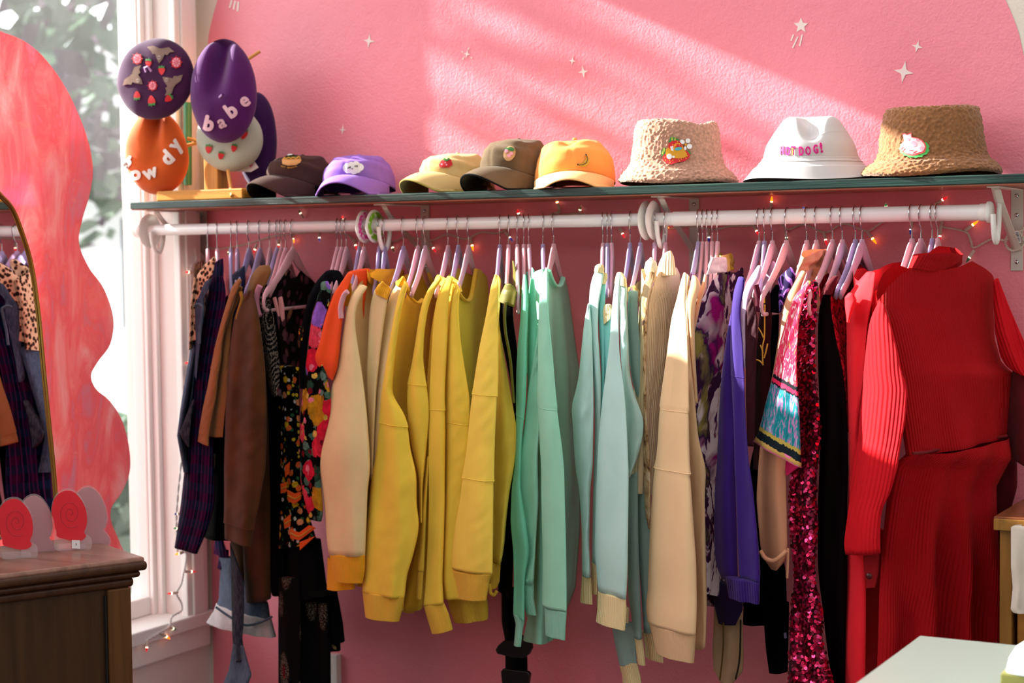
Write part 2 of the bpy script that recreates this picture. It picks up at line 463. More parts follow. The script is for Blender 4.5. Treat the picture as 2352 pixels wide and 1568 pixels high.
# the painted arch: one thin coat of pink with its own curved edge, lying on the cream wall
Lp = [(-1.184, .0), (-1.182, .7), (-1.176, 1.5), (-1.162, 1.95), (-1.157, 2.11), (-1.143, 2.17), (-1.122, 2.225), (-1.08, 2.33), (-.96, 2.5), (-.75, 2.68), (-.45, 2.8), (-.1, 2.86), (.25, 2.8), (.55, 2.62), (.78, 2.36), (.9244, 2.058), (.9618, 1.94), (.995, 1.75), (1.015, 1.45), (1.03, 1.0), (1.035, 0)]
Pp = crom([(a, -.0005, b) for a, b in Lp], 8)
struct(MB().prism([Vector((p.x, 0, p.z)) for p in Pp], (0, -.0012, 0)).obj('trim_1', pink), 'pink painted arch covering the wall behind the rail')
struct(MB().box((-3.5, -6.5, -.06), (3.2, .12, 0)).obj('floor', grey_floor), 'worn floorboards below the clothes rail')
# left wall with the shop window
WY0, WY1, WZ0 = -2.9, -.108, .60
_h = U(1600, 97, 0); WZ1 = _h.z+.47*(_h.x-(XL-.15))+.05
w = MB()
w.box((XL-.16, WY1, 0), (XL, 0, 3.3)); w.box((XL-.16, -6.5, 0), (XL, WY0, 3.3))
w.box((XL-.16, WY0, WZ1), (XL, WY1, 3.3)); w.box((XL-.16, WY0, 0), (XL, WY1, WZ0))
struct(w.obj('wall_left', wall_paint('off white wall paint', (240, 230, 226), .2)), 'off white wall holding the shop window')
wn = MB()
xf0, xf1 = XL-.15, XL-.085
for (a, b) in ((WY1-.032, WY1), (WY0, WY0+.045), (-1.55, -1.50)): wn.box((xf0, a, WZ0), (xf1, b, WZ1))
wn.box((xf0, WY0, WZ0), (xf1, WY1, WZ0+.05)); wn.box((xf0, WY0, WZ1-.05), (xf1, WY1, WZ1))
wo = struct(wn.obj('window_1', white_trim, bevel=.004), 'white framed shop window on the left')
g = NT('window glass'); t_ = g.n('ShaderNodeBsdfTransparent'); gl = g.n('ShaderNodeBsdfGlossy'); gl.inputs['Roughness'].default_value = .02
ms = g.n('ShaderNodeMixShader'); g.l(facing(g, .02, .6, 5), ms.inputs[0]); g.l(t_.outputs[0], ms.inputs[1]); g.l(gl.outputs[0], ms.inputs[2]); g.l(ms.outputs[0], g.out.inputs[0])
t_.inputs[0].default_value = (.93, .96, .95, 1)
dust_haze = g.n('ShaderNodeBsdfTranslucent'); dust_haze.inputs[0].default_value = (.9, .9, .92, 1); md_ = g.n('ShaderNodeMixShader'); g.l(ms.outputs[0], md_.inputs[1]); g.l(dust_haze.outputs[0], md_.inputs[2]); g.l(md_.outputs[0], g.out.inputs[0])  # dust film added to give the window its hazy glare
dn_ = g.noise(g.mapping(g.obj(), (1, 1, .5)), 5, 5, .7); g.l(g.math('MULTIPLY', dn_, .035), md_.inputs[0])
MB().box((XL-.122, WY0+.04, WZ0+.04), (XL-.118, WY1-.04, WZ1-.04)).obj('glass', g.m, wo)
# inner stops along the jamb, a narrow light strip against the glass
sb = MB(); sb.box((xf1, WY1-.030, WZ0), (xf1+.012, WY1, WZ1)); sb.box((xf1+.012, WY1-.016, WZ0), (xf1+.03, WY1, WZ1)); sb.obj('glazing_stop', white_trim, wo, bevel=.003)
# casing boards and sill
cs = MB(); cs.box((XL, WY1-.006, .60), (XL+.022, -.028, 2.9)); cs.box((XL+.022, WY1+.012, .60), (XL+.030, -.05, 2.9))
struct(cs.obj('trim_2', white_trim, bevel=.004), 'white casing board beside the window, next to the pink wall')
sl_ = MB(); sl_.box((XL-.085, WY0-.05, .565), (XL+.032, -.012, .602)); sl_.box((XL, WY0-.03, .505), (XL+.016, -.014, .567))
struct(sl_.obj('trim_3', white_trim, bevel=.004), 'white window sill and apron under the shop window')

# ------------------------------------------------------------------ painted stars on the wall
star_white = plain('chalky white star paint', (244, 226, 220), .6)
def wall_mark(name, poly_, label, cat='painted star', group='white stars painted on the pink wall'):
    W_ = [U(x, y, -.0013) for x, y in poly_]
    o = MB().prism(W_, (0, -.0012, 0)).obj(name, star_white); return tag(o, label, cat, group)
def spark(cx, cy, w_, h_, rot=0):
    out = []
    for i in range(4):
        a = i*PI/2+rot; b = a+PI/4; r = h_ if i % 2 else w_
        out.append((cx+math.cos(a)*r, cy+math.sin(a)*r)); r2 = min(w_, h_)*.36
        for da in (-.28, 0, .28): out.append((cx+math.cos(b+da)*r2*(1.12 if da else 1), cy+math.sin(b+da)*r2*(1.12 if da else 1)))
    return out
for (cx, cy, a, b, r, lb) in ((848, 94, 13, 17, .12, 'small white four pointed star high above the brown cap'), (1073, 124, 8, 10, .2, 'tiny white sparkle star above the beige cap'),
                         (1315, 140, 8, 10, .15, 'smaller upper star of the pair above the orange cap'), (1340, 165, 12, 15, -.15, 'larger lower star of the pair above the orange cap'),
                         (787, 298, 8, 11, .1, 'tiny white star just above the purple cap'), (2076, 165, 23, 25, .16, 'largest white four pointed star above the brown fleece hat'),
                         (2107, 107, 13, 14, .25, 'small white star up right of the largest star')):
    wall_mark('painted_star', spark(cx, cy, a, b, r), lb)
c5 = [(1840+17*math.sin(i*PI/5)*(1 if i % 2 == 0 else .46), 59-18*math.cos(i*PI/5)*(1 if i % 2 == 0 else .46)) for i in range(10)]
st = empty('painted_star', U(1840, 59, -.002), 'five pointed shooting star with three tail strokes, above the white hat', 'painted star', 'white stars painted on the pink wall')
MB().prism([U(x, y, -.0013) for x, y in c5], (0, -.0012, 0)).obj('star', star_white, st)
for (a, b, c, d) in ((1823, 79, 1817, 94), (1833, 84, 1821, 110), (1843, 79, 1837, 106)):
    v, f = stroke([(a, b), (c, d)], 3); MB().prism([U(x, y, -.0013) for x, y in (v[0], v[1], v[3], v[2])], (0, -.0012, 0)).obj('tail_stroke', star_white, st)
rays = MB()
for (a, b, c, d) in ((1061, 118, 1064, 121), (1063, 137, 1066, 132), (1082, 132, 1085, 134), (1078, 110, 1076, 114)):
    v, f = stroke([(a, b), (c, d)], 2.4); rays.prism([U(x, y, -.0013) for x, y in (v[0], v[1], v[3], v[2])], (0, -.0012, 0))
tag(rays.obj('painted_ray', star_white), 'four tiny paint ticks around the sparkle above the beige cap', 'painted marks')
tl = MB()
for (a, b, c, d) in ((533, 0, 528, 18), (541, 2, 537, 22), (548, 4, 546, 26)):
    v, f = stroke([(a, b), (c, d)], 4); tl.prism([U(x, y, -.0013) for x, y in (v[0], v[1], v[3], v[2])], (0, -.0012, 0))
tag(tl.obj('painted_tail', star_white), 'faint white tail strokes painted at the top left of the arch', 'painted marks')
# socket box low on the wall
ob = MB().box((U(762, 1500, 0).x, -.022, .30), (U(784, 1500, 0).x, 0, U(770, 1499, 0).z)).obj('cable_trunking', white_enamel, bevel=.002)
tag(ob, 'white cable trunking on the pink wall beside the black skirt', 'trunking')

# ------------------------------------------------------------------ outdoors, seen through the window
pave = plain('pale concrete pavement', (196, 190, 184), .8); asphalt = plain('blue grey asphalt', (120, 128, 142), .8)
struct(MB().box((-30, -12, -.30), (XL-.16, 30, -.2)).obj('street', pave), 'pale street outside the window')
def leaves(name, mats, ctr, rad, count, size, label, cat, trunk=None, mt=None, group=None):
    e = empty(name, (ctr[0], ctr[1], -.2), label, cat, group); rnd = random.Random(hash(label) % 999 if False else len(label))
    for ci, m_ in enumerate(mats):
        b = MB()
        for _ in range(count//len(mats)):
            while True:
                q = Vector((rnd.uniform(-1, 1), rnd.uniform(-1, 1), rnd.uniform(-1, 1)))
                if q.length < 1: break
            q = Vector(ctr)+Vector((q.x*rad[0], q.y*rad[1], q.z*rad[2]))
            a = Vector((rnd.uniform(-1, 1), rnd.uniform(-1, 1), rnd.uniform(-1, 1))).normalized(); c_ = a.orthogonal().normalized(); s_ = size*rnd.uniform(.5, 1.3)
            b.add([q-a*s_, q+c_*s_*.5, q+a*s_, q-c_*s_*.5], [(0, 1, 2, 3)])
        b.obj('foliage', m_, e)
    if trunk: MB().tube([(trunk[0], trunk[1], -.25), (trunk[0]+.1, trunk[1], trunk[2]*.5), (trunk[0], trunk[1]+.1, trunk[2])], [.22, .17, .1], 10).obj('trunk', mt, e, True)
    return e
def leafm(name, c):
    t = NT(name); t.base(srgb(c)); t.set(Roughness=.6); tr = t.n('ShaderNodeBsdfTranslucent'); tr.inputs[0].default_value = srgb(c)+(1,)
    m = t.n('ShaderNodeMixShader'); m.inputs[0].default_value = .55; t.l(t.b.outputs[0], m.inputs[1]); t.l(tr.outputs[0], m.inputs[2]); t.l(m.outputs[0], t.out.inputs[0]); return t.m
lf = [leafm('dark green leaves', (84, 104, 88)), leafm('grey green leaves', (130, 146, 134)), leafm('purple brown leaves', (104, 88, 104))]
bark = plain('grey bark', (88, 78, 84), .9)
leaves('street_tree', lf, (-8.2, 5.4, 3.9), (2.6, 2.4, 2.6), 3000, .17, 'dark leafy tree outside the shop window', 'tree', (-8.1, 5.4, 2.6), bark)
leaves('shrub', lf[:2], (-4.4, 2.9, .30), (.6, .6, .45), 500, .10, 'grey green shrub at the foot of the street tree', 'shrub')
hs = empty('house', (-9, 9, -.2), 'pale house across the street behind the tree', 'house')
MB().box((-13, 8.2, -.2), (-7.6, 12, 2.5)).obj('wall', plain('pale siding', (206, 208, 214), .7), hs)
MB().prism([Vector((-13.4, 7.9, 2.45)), Vector((-7.2, 7.9, 2.45)), Vector((-7.2, 10.2, 3.7)), Vector((-13.4, 10.2, 3.7))], (0, 0, .1)).obj('roof', plain('grey roof', (120, 118, 126), .8), hs)
for wx in (-12.2, -10.4, -8.8): MB().box((wx, 8.16, .9), (wx+.8, 8.2, 1.9)).obj('window', plain('dark house window', (70, 78, 90), .2), hs)
# unseen mass added to stop low sun, left of what the window shows
tag(MB().box((-2.75, -.90, -.25), (-2.45, -.52, 2.46)).box((-2.75, -.52, -.25), (-2.45, -.12, 2.24)).obj('sun_blocker', plain('pale sun block render', (200, 194, 188), .9), bevel=.01), 'added unseen pillar outside, hidden behind the red wavy panel', 'blocker')

rv = random.Random(11); cp = empty('dapple_tree', (-4.0, -.55, -.2), 'added tree dappling the sun, unseen left of the view, beyond the wavy panel', 'tree')
bl = MB()  # unseen leaves added to break up the sun's edge on the wall
for _ in range(620):
    yv = -.47-.28*rv.random()**1.2; q = Vector((-4.0+rv.uniform(-.35, .35), yv, rv.uniform(3.62, 5.3)))
    a = Vector((rv.uniform(-1, 1), rv.uniform(-1, 1), rv.uniform(-1, 1))).normalized(); c_ = a.orthogonal().normalized(); s_ = rv.uniform(.018, .045)
    bl.add([q-a*s_, q+c_*s_*.6, q+a*s_, q-c_*s_*.6], [(0, 1, 2, 3)])
bl.obj('foliage', lf[0], cp)
MB().tube([(-4.0, -.50, -.2), (-4.02, -.5, 2.0), (-3.97, -.5, 5.2)], [.03, .022, .008], 8).obj('trunk', bark, cp, True)
# ------------------------------------------------------------------ wavy red panel leaning in the window
XB = -1.125
edge = [(0, 70), (60, 95), (110, 140), (160, 215), (200, 310), (215, 385), (208, 445), (192, 500), (183, 556), (205, 612), (240, 662), (262, 730), (255, 790), (226, 832), (211, 862), (222, 892), (252, 918), (280, 960), (297, 1020), (300, 1080), (282, 1130), (258, 1165), (258, 1200), (275, 1240), (300, 1310), (296, 1400)]
E_ = crom([UX(x, y, XB) for x, y in edge], 6)
yc = -1.02
top_ = crom([E_[0], Vector((XB, -.86, 2.085)), Vector((XB, yc, 2.10)), Vector((XB, 2*yc+.86, 2.085)), Vector((XB, 2*yc-E_[0].y, E_[0].z))], 6)
mir = [Vector((XB, 2*yc-p.y, p.z)) for p in E_]
outl = E_[::-1] + top_[1:-1] + mir
t = NT('red acrylic with painted reflection streaks'); ob = t.obj()
mp = t.mapping(ob, (1, 3.2, 1.1), (.3, 0, 0))
n1 = t.noise(mp, 3.2, 5, .6, 1.6); n2 = t.noise(t.mapping(ob, (1, 2, 5)), 9, 4, .6, .8)
c1 = t.ramp(n1, [(.32, srgb((226, 168, 190))), (.46, srgb((252, 132, 138))), (.58, srgb((255, 164, 166))), (.72, srgb((255, 206, 206)))])  # reflections and pale haze painted into the acrylic as streaks
c2 = t.mix(t.ramp(n2, [(.62, (0, 0, 0)), (.75, (.6, .6, .6))]), c1, srgb((255, 180, 160)))
t.base(c2); t.set(Roughness=.12); t.b.inputs['Coat Weight'].default_value = .4
tr = t.n('ShaderNodeBsdfTranslucent'); t.l(c2, tr.inputs[0]); mx = t.n('ShaderNodeMixShader'); mx.inputs[0].default_value = .32
t.l(t.b.outputs[0], mx.inputs[1]); t.l(tr.outputs[0], mx.inputs[2]); t.l(mx.outputs[0], t.out.inputs[0])
wp = MB().prism(outl, (-.014, 0, 0)).obj('wavy_panel', t.m, bevel=.004)
tag(wp, 'tall wavy edged translucent red panel leaning in the shop window', 'wavy panel')

# ------------------------------------------------------------------ arched gold mirror in front of it
brass = plain('brushed brass', (206, 168, 96), .28, 1)
mirror_m = plain('mirror silver', (238, 238, 238), .01, 1)
MN = Vector((.9, .40, .0)).normalized(); MP = UD(70, 800, 3.62)
ep = [(0, 448), (28, 480), (52, 540), (72, 610), (88, 720), (100, 850), (113, 980), (123, 1080), (130, 1180), (134, 1300)]
ER = crom([UN(x, y, MP, MN) for x, y in ep], 5); _zt = UD(340, 1283, 3.25).z+.012; ER = [p for p in ER if p.z > _zt+.01]; ER.append(Vector((ER[-1].x, ER[-1].y, _zt)))
hz = Vector((0, 0, 1)).cross(MN).normalized(); vz = MN.cross(hz).normalized()
cc = ER[0]
def mc(p): d = p-cc; return d.dot(hz), d.dot(vz)
c2d = [mc(p) for p in ER]; xm = c2d[0][0]; sgn = 1 if c2d[-1][0] > xm else -1
ax = xm - sgn*.16
full = c2d + [(2*ax-x, y) for x, y in c2d[::-1]]
rise = [(ax+(x-ax)*k, c2d[0][1]+.045*math.cos(k*PI/2)) for x, k in ((2*ax-xm, .8), (2*ax-xm, .4), (2*ax-xm, 0), (2*ax-xm, -.4), (2*ax-xm, -.8))]
full += rise
pm = [cc+hz*x+vz*y for x, y in full]
mr = empty('arched_mirror', cc+hz*(ax-xm)+vz*(c2d[-1][1]), 'arched mirror in a thin gold frame reflecting the rail', 'mirror')
MB().prism(pm, MN*-.006).obj('mirror_glass', mirror_m, mr)
MB().tube(pm, .0055, 10, closed=True).obj('frame', brass, mr, True)
# ------------------------------------------------------------------ dark wood cabinet, lower left
def wood(name, col, scale=1.0, rough=.38, axis=2, bump=.15):
    t = NT(name); ob = t.obj(); s = [26*scale]*3; s[axis] = 1.6*scale
    n = t.noise(t.mapping(ob, tuple(s)), 1.6, 5, .6, .6); c = srgb(col)
    t.base(t.ramp(n, [(.3, tuple(v*.62 for v in c)), (.55, c), (.75, tuple(min(1, v*1.25) for v in c))]))
    t.set(Roughness=rough); t.b.inputs['Specular IOR Level'].default_value = .25; t.bump(n, bump, .002); return t.m
walnut = wood('walnut veneer', (68, 43, 23)); walnut_d = wood('walnut moulding', (74, 44, 26), rough=.3, axis=0)
walnut_top = wood('worn walnut top', (150, 110, 96), rough=.28, axis=0)
CC = UD(340, 1283, 3.25); e1 = Vector((-math.sin(math.radians(25)), -math.cos(math.radians(25)), 0)); e2 = Vector((-math.cos(math.radians(25)), math.sin(math.radians(25)), 0))
Mc = Matrix((e1, e2, Vector((0, 0, 1)))).transposed().to_4x4(); Mc.translation = Vector((CC.x, CC.y, 0)); ZT = CC.z+.004
cb = empty('cabinet', (CC.x, CC.y, 0), 'dark walnut cabinet with a moulded top edge, lower left', 'cabinet')
def lb(lo, hi): return MB().box(lo, hi, Mc)
LN, DP = .86, .30
lb((.035, .03, 0), (LN-.03, DP, ZT-.055)).obj('body', walnut, cb, bevel=.002)
wst = wood('walnut stile', (96, 62, 30))
for a in (.028, LN-.075): lb((a, .018, 0), (a+.047, .032, ZT-.058)).obj('stile', wst, cb, bevel=.003)
lb((.0765, .022, 0), (.0795, .034, ZT-.07)).obj('groove', plain('shadow gap', (18, 12, 8), .9), cb)
lb((.004, .004, ZT-.012), (LN, DP+.01, ZT)).obj('top_board', walnut_top, cb, bevel=.005)
# moulding swept along the front and the right end
prof = [(0, -.012), (.004, -.004), (.0, .002), (-.010, .006)]
md = MB()
for k, (o_, z0, z1) in enumerate(((0.0, -.026, -.008), (.010, -.040, -.026), (.020, -.058, -.040))):
    md.box((o_, o_, ZT+z0), (LN-o_, DP, ZT+z1), Mc)
md.obj('moulding', walnut_d, cb, bevel=.007, seg=4)

# ------------------------------------------------------------------ two clear snail shaped holders on it
clear = NT('clear acrylic'); tb = clear.n('ShaderNodeBsdfTransparent'); tb.inputs[0].default_value = (.97, .94, .95, 1); gb = clear.n('ShaderNodeBsdfGlossy'); gb.inputs['Roughness'].default_value = .05
mxs = clear.n('ShaderNodeMixShader'); df = clear.n('ShaderNodeBsdfDiffuse'); df.inputs[0].default_value = (.95, .86, .88, 1)
m2 = clear.n('ShaderNodeMixShader'); m2.inputs[0].default_value = .14
clear.l(facing(clear, .03, .7, 3), mxs.inputs[0]); clear.l(tb.outputs[0], mxs.inputs[1]); clear.l(gb.outputs[0], mxs.inputs[2]); clear.l(mxs.outputs[0], m2.inputs[1]); clear.l(df.outputs[0], m2.inputs[2]); clear.l(m2.outputs[0], clear.out.inputs[0])
def tint(name, col, k, rough=.15):
    t = NT(name); t.base(srgb(col)); t.set(Roughness=rough); tr = t.n('ShaderNodeBsdfTranslucent'); tr.inputs[0].default_value = srgb(col)+(1,)
    m = t.n('ShaderNodeMixShader'); m.inputs[0].default_value = k; t.l(t.b.outputs[0], m.inputs[1]); t.l(tr.outputs[0], m.inputs[2]); t.l(m.outputs[0], t.out.inputs[0]); return t.m
coral = tint('coral red acrylic', (252, 78, 92), .45); blush = tint('blush white acrylic', (226, 190, 198), .5); spiral_m = plain('engraved red line', (190, 40, 60), .5)
paper = plain('white paper tag', (240, 236, 238), .7); ink = plain('dark ink', (60, 50, 60), .7); red_ink = plain('red ink', (196, 40, 70), .7)
HN = (CAM-UD(160, 1180, 3.3)); HN.z = 0; HN.normalize(); HN = (HN+Vector((.12, 0, 0))).normalized()
def holder(dx, dy, dep, label, tagged):
    p0 = UZ(160+dx*.1488, 1262+dy*.1488, ZT)
    if (p0-CAM).dot(F) > 3.6 or p0.z > 2: p0 = UD(160, 1262, 3.3)
    e = empty('snail_holder', (p0.x, p0.y, ZT), label, 'holder', 'clear acrylic snail holders on the cabinet')
    def pl(s, off): 
        return [UN(x+dx*.1488, y+dy*.1488, p0+HN*off, HN) for x, y in pts(s)]
    def sm(s, off): P = pl(s, off); return crom(P+[P[0]], 5)[:-1]
    shell_f = 'S 790,440 830,300 920,185 1050,145 1170,185 1270,300 1330,440 1350,600 1335,730 1300,830'
    front = shell_f + ' 1385,880 1420,960 1410,1060 1360,1140 1300,1160 1100,1130 880,1100 830,1030 850,900 845,740 800,600'
    MB().prism(sm(front, .012), HN*-.0035).obj('front_plate', clear.m, e)
    red = 'S 800,450 835,320 925,215 1050,175 1160,215 1255,320 1320,450 1345,600 1335,720 1300,820 1325,860 1310,910 1240,950 1120,955 1000,925 885,885 870,800 845,740 835,640 805,560'
    MB().prism(sm(red, .0142), HN*-.002).obj('shell_panel', coral, e)
    sp = []
    for i in range(70):
        th = i/69*4.4*PI; r = 6+i*3.3; sp.append((1090+r*.78*math.cos(-th+2.2), 530+r*.98*math.sin(-th+2.2)))
    v = [UN(Z['S'][0]+x*Z['S'][2]+dx*.1488, Z['S'][1]+y*Z['S'][2]+dy*.1488, p0+HN*.0145, HN) for x, y in sp]
    MB().tube(v, .0006, 6).obj('spiral_line', spiral_m, e, True)
    back = 'S 1120,420 1170,230 1260,130 1370,100 1480,150 1580,280 1640,430 1665,600 1640,740 1610,780 1690,880 1715,980 1680,1050 1640,1090 1540,1010 1200,1060 1150,900'
    MB().prism(sm(back, -.055), HN*-.0035).obj('back_plate', clear.m, e)
    bw = 'S 1130,430 1180,250 1265,155 1370,125 1470,170 1565,290 1625,440 1648,600 1620,740 1595,780 1680,900 1690,980 1640,1020 1560,1005 1200,1040 1160,900'
    MB().prism(sm(bw, -.053), HN*-.002).obj('back_panel', blush, e)
    b = [UN(x+dx*.1488, y+dy*.1488, p0+HN*.010, HN) for x, y in pts('S 880,1100 1330,1160')]; c = [p-HN*.064 for p in b]
    q = [b[0], b[1], c[1], c[0]]; q = [Vector((p.x, p.y, ZT+.001)) for p in q]
    MB().prism(q, (0, 0, .003)).obj('base_plate', clear.m, e)
    if tagged:
        MB().prism(pl('S 1108,940 1232,942 1238,1075 1112,1068', .0185), HN*-.0008).obj('price_tag', paper, e)
        MB().prism(pl('S 1168,990 1182,992 1180,1020 1170,1022', .0190), HN*-.0006).obj('tag_mark', ink, e)
    return e
holder(0, 0, 3.3, 'right snail holder with coral shell and a white price tag', True)
holder(-835, 130, 3.25, 'left snail holder with coral shell, cut by the picture edge', False)

# ------------------------------------------------------------------ right: wooden drawer unit and the pale table
oak = wood('honey oak', (152, 104, 48), axis=2); oak_t = wood('reddish oak top', (120, 66, 40), rough=.3, axis=1); oak_f = wood('oak drawer front', (150, 98, 40), axis=0)
DX, DY, DZ = 1.0, -.46, UD(2290, 1190, 3.12).z
DX = UD(2283, 1190, 3.12).x; DY = UD(2283, 1190, 3.12).y
dr = empty('drawer_unit', (DX+.25, DY+.2, 0), 'honey oak drawer unit at the right edge', 'drawer unit')
MB().box((DX, DY, DZ-.022), (DX+.55, -.06, DZ+.004)).obj('top', oak_t, dr, bevel=.002)
MB().box((DX-.0, DY-.003, DZ-.021), (DX+.55, DY, DZ-.0)).obj('edge_strip', oak, dr, bevel=.001)
fr_ = MB(); fr_.box((DX+.008, DY+.012, 0), (DX+.030, -.07, DZ-.022)); fr_.box((DX+.52, DY+.012, 0), (DX+.542, -.07, DZ-.022)); fr_.box((DX+.03, -.09, 0), (DX+.52, -.07, DZ-.022))
z_ = DZ-.022
for k in range(3): fr_.box((DX+.03, DY+.014, z_-.245-k*.262), (DX+.52, DY+.034, z_-.224-k*.262))
fr_.obj('frame', oak, dr, bevel=.001)
for k in range(3):
    d_ = MB().box((DX+.038, DY+.02, z_-.218-k*.262), (DX+.512, -.1, z_-.012-k*.262)).obj('drawer', oak_f, dr, bevel=.002)
wc = slab('draped_cloth', 'P 2324,1207 2322,1300 2326,1350 2321,1400 2328,1407', 'P 2385,1207 2388,1300 2384,1407', 'P 2322,1210 2330,1206 2386,1208', 'P 2325,1407 2386,1410', DY-.014, DY-.014, cloth('off white cloth', (214, 200, 186)), None, T=.012, folds=1.2, amp=.003, bulge=.006)
tag(wc, 'off white cloth hanging over the top drawer front', 'cloth')
pale = plain('pale mint tabletop', (196, 210, 198), .3); wooden_edge = plain('tabletop edge', (196, 170, 140), .6)
tb_ = empty('table', (1.5, -1.3, 0), 'pale mint green tabletop in the lower right foreground', 'table')
MB().box((.961, -2.0, .878), (2.1, -.775, .9)).obj('tabletop', pale, tb_, bevel=.003)
MB().box((.9605, -2.001, .884), (2.101, -.7745, .896)).obj('edge_band', wooden_edge, tb_)
for (a, b) in ((1.02, -.84), (2.04, -.84), (1.02, -1.94), (2.04, -1.94)): MB().box((a-.025, b-.025, 0), (a+.025, b+.025, .878)).obj('leg', pale, tb_, bevel=.003)
# packet on the table, mostly outside the frame
pk = empty('packet', UZ(2345, 1560, .9), 'white and olive packet standing on the pale table', 'packet')
Pk = UZ(2318, 1568, .9); cl_w = plain('clear white film', (226, 232, 240), .15)
MB().box((Pk.x-.002, Pk.y-.05, .9), (Pk.x+.10, Pk.y-.003, .925)).obj('card_base', plain('olive card', (138, 134, 66), .5), pk, bevel=.002)
bp_ = MB(); bp_.lathe([(.0, .075), (.02, .073), (.035, .062), (.045, .045), (.05, .024)], Matrix.Translation((Pk.x+.052, Pk.y-.03, .902)) @ Matrix.Diagonal((1, .5, 1, 1)), 28); bp_.obj('film_top', cl_w, pk, True)

# added unseen counter out of frame, keeping low front light off the rail
Fh = Vector((F.x, F.y, 0)).normalized(); pc = CAM+Fh*.85; Mp_ = Matrix((Vector((Fh.y, -Fh.x, 0)), Fh, Vector((0, 0, 1)))).transposed().to_4x4(); Mp_.translation = (pc.x, pc.y, 0)
ctb = empty('light_occluder', (pc.x, pc.y, 0), 'added unseen counter in front of the camera, below the view', 'occluder')
MB().box((-1.9, -.17, 1.17), (1.1, .17, 1.20), Mp_).obj('top', walnut_d, ctb, bevel=.003)
MB().box((-1.87, -.14, .0), (1.07, .14, 1.17), Mp_).obj('body', walnut, ctb, bevel=.003)
# ------------------------------------------------------------------ shelf, brackets, rod
YR, ZR, RR = -.19, 1.62, .0152
SZ = 1.6915
t = NT('dark green stained wood'); ob = t.obj(); n = t.noise(t.mapping(ob, (1.2, 30, 60)), 3, 5, .65, .4)
t.base(t.ramp(n, [(.3, srgb((16, 34, 32))), (.6, srgb((34, 62, 56))), (.78, srgb((70, 104, 94)))])); t.set(Roughness=.28); t.bump(n, .5, .003)
green_w = t.m; under = wood('raw shelf underside', (190, 120, 96), axis=0)
xs0, xs1 = U(298, 464, -.25).x, U(2352, 400, -.25).x+.02
sh = empty('shelf', ((xs0+xs1)/2, -.12, SZ), 'long dark green wooden shelf carrying the hats', 'shelf')
MB().box((xs0, -.25, SZ-.0185), (xs1, -.001, SZ)).obj('board', green_w, sh, bevel=.0025)
MB().box((xs0+.002, -.246, SZ-.0205), (xs1-.002, -.002, SZ-.0186)).obj('underside', under, sh)
brk_m = plain('white bracket enamel', (224, 216, 210), .35); brk_d = plain('greyed bracket enamel', (206, 198, 190), .4)
def bracket(px, label):
    x = U(px, 480, 0).x; w_ = .0125
    e = empty('shelf_bracket', (x, 0, SZ-.19), label, 'bracket', 'white brackets under the shelf')
    MB().box((x-w_, -.0055, SZ-.19), (x+w_, -.0015, SZ-.021)).obj('wall_plate', brk_d, e, bevel=.0015)
    MB().box((x-w_, -.215, SZ-.0245), (x+w_, -.0015, SZ-.0208)).obj('top_arm', brk_m, e, bevel=.0015)
    b = MB(); b.tube([(x, -.19, SZ-.025), (x, -.165, SZ-.048), (x, -.02, SZ-.135), (x, -.006, SZ-.145)], .0125, 4, flat=.5); b.obj('brace', brk_m, e, False, bevel=.002)
    # J hook that cradles the rod
    P = [(x, -.172, SZ-.043), (x, -.168, ZR+.0), (x, -.17, ZR-.022), (x, -.185, ZR-.040), (x, -.203, ZR-.028), (x, -.209, ZR-.006)]
    P = [(x, -.160, SZ-.055), (x, -.164, ZR-.002), (x, -.167, ZR-.030), (x, -.180, ZR-.056), (x, -.196, ZR-.056), (x, -.209, ZR-.030), (x, -.2125, ZR-.004)]
    MB().tube(crom(P, 5), .0058, 10, flat=.9).obj('rod_hook', white_enamel, e, True)
    for z in (SZ-.035, SZ-.075, SZ-.172):
        s = MB(); s.lathe([(0, .0028), (.0022, .0026), (.0042, .0012), (.0046, 0)], Matrix.Translation((x, -.0055, z)) @ Matrix.Rotation(PI/2, 4, 'X'), 14); s.obj('screw', chrome, e, True)
    return e
for px, lb_ in ((468, 'leftmost shelf bracket, beside the window casing'), (978, 'shelf bracket behind the green and pink disc'), (1596, 'shelf bracket between the white discs and the tie-dye shirt'), (2337, 'rightmost shelf bracket at the end of the rod')): bracket(px, lb_)
xr0, xr1 = U(322, 527, YR).x, U(2276, 486, YR).x
rod = empty('clothes_rod', ((xr0+xr1)/2, YR, ZR), 'white clothes rod running under the shelf', 'rod')
Rm = Matrix.Translation((0, YR, ZR)) @ Matrix.Rotation(PI/2, 4, 'Y')
rod_m = plain('white gloss rod', (240, 238, 238), .16)
xj = U(1548, 500, YR).x
b = MB(); b.lathe([(RR*.93, xr0), (RR*.93, xj)], Rm, 36); b.obj('inner_tube', rod_m, rod, True)
b = MB(); b.lathe([(RR*.93, xj-.001), (RR*1.05, xj), (RR*1.05, xr1-.004)], Rm, 36); b.obj('outer_tube', rod_m, rod, True)
b = MB(); b.lathe([(RR*1.05, xr1-.022), (RR*1.15, xr1-.020), (RR*1.15, xr1-.008), (RR*1.42, xr1-.006), (RR*1.42, xr1), (RR*1.2, xr1+.003), (0, xr1+.003)], Rm, 36); b.obj('end_cap', white_enamel, rod, True)
b = MB(); b.lathe([(0, xr0-.014), (RR*1.15, xr0-.013), (RR*1.2, xr0-.008), (RR*1.2, xr0+.003), (RR*.9, xr0+.004)], Rm, 36); b.obj('end_cap', white_enamel, rod, True)
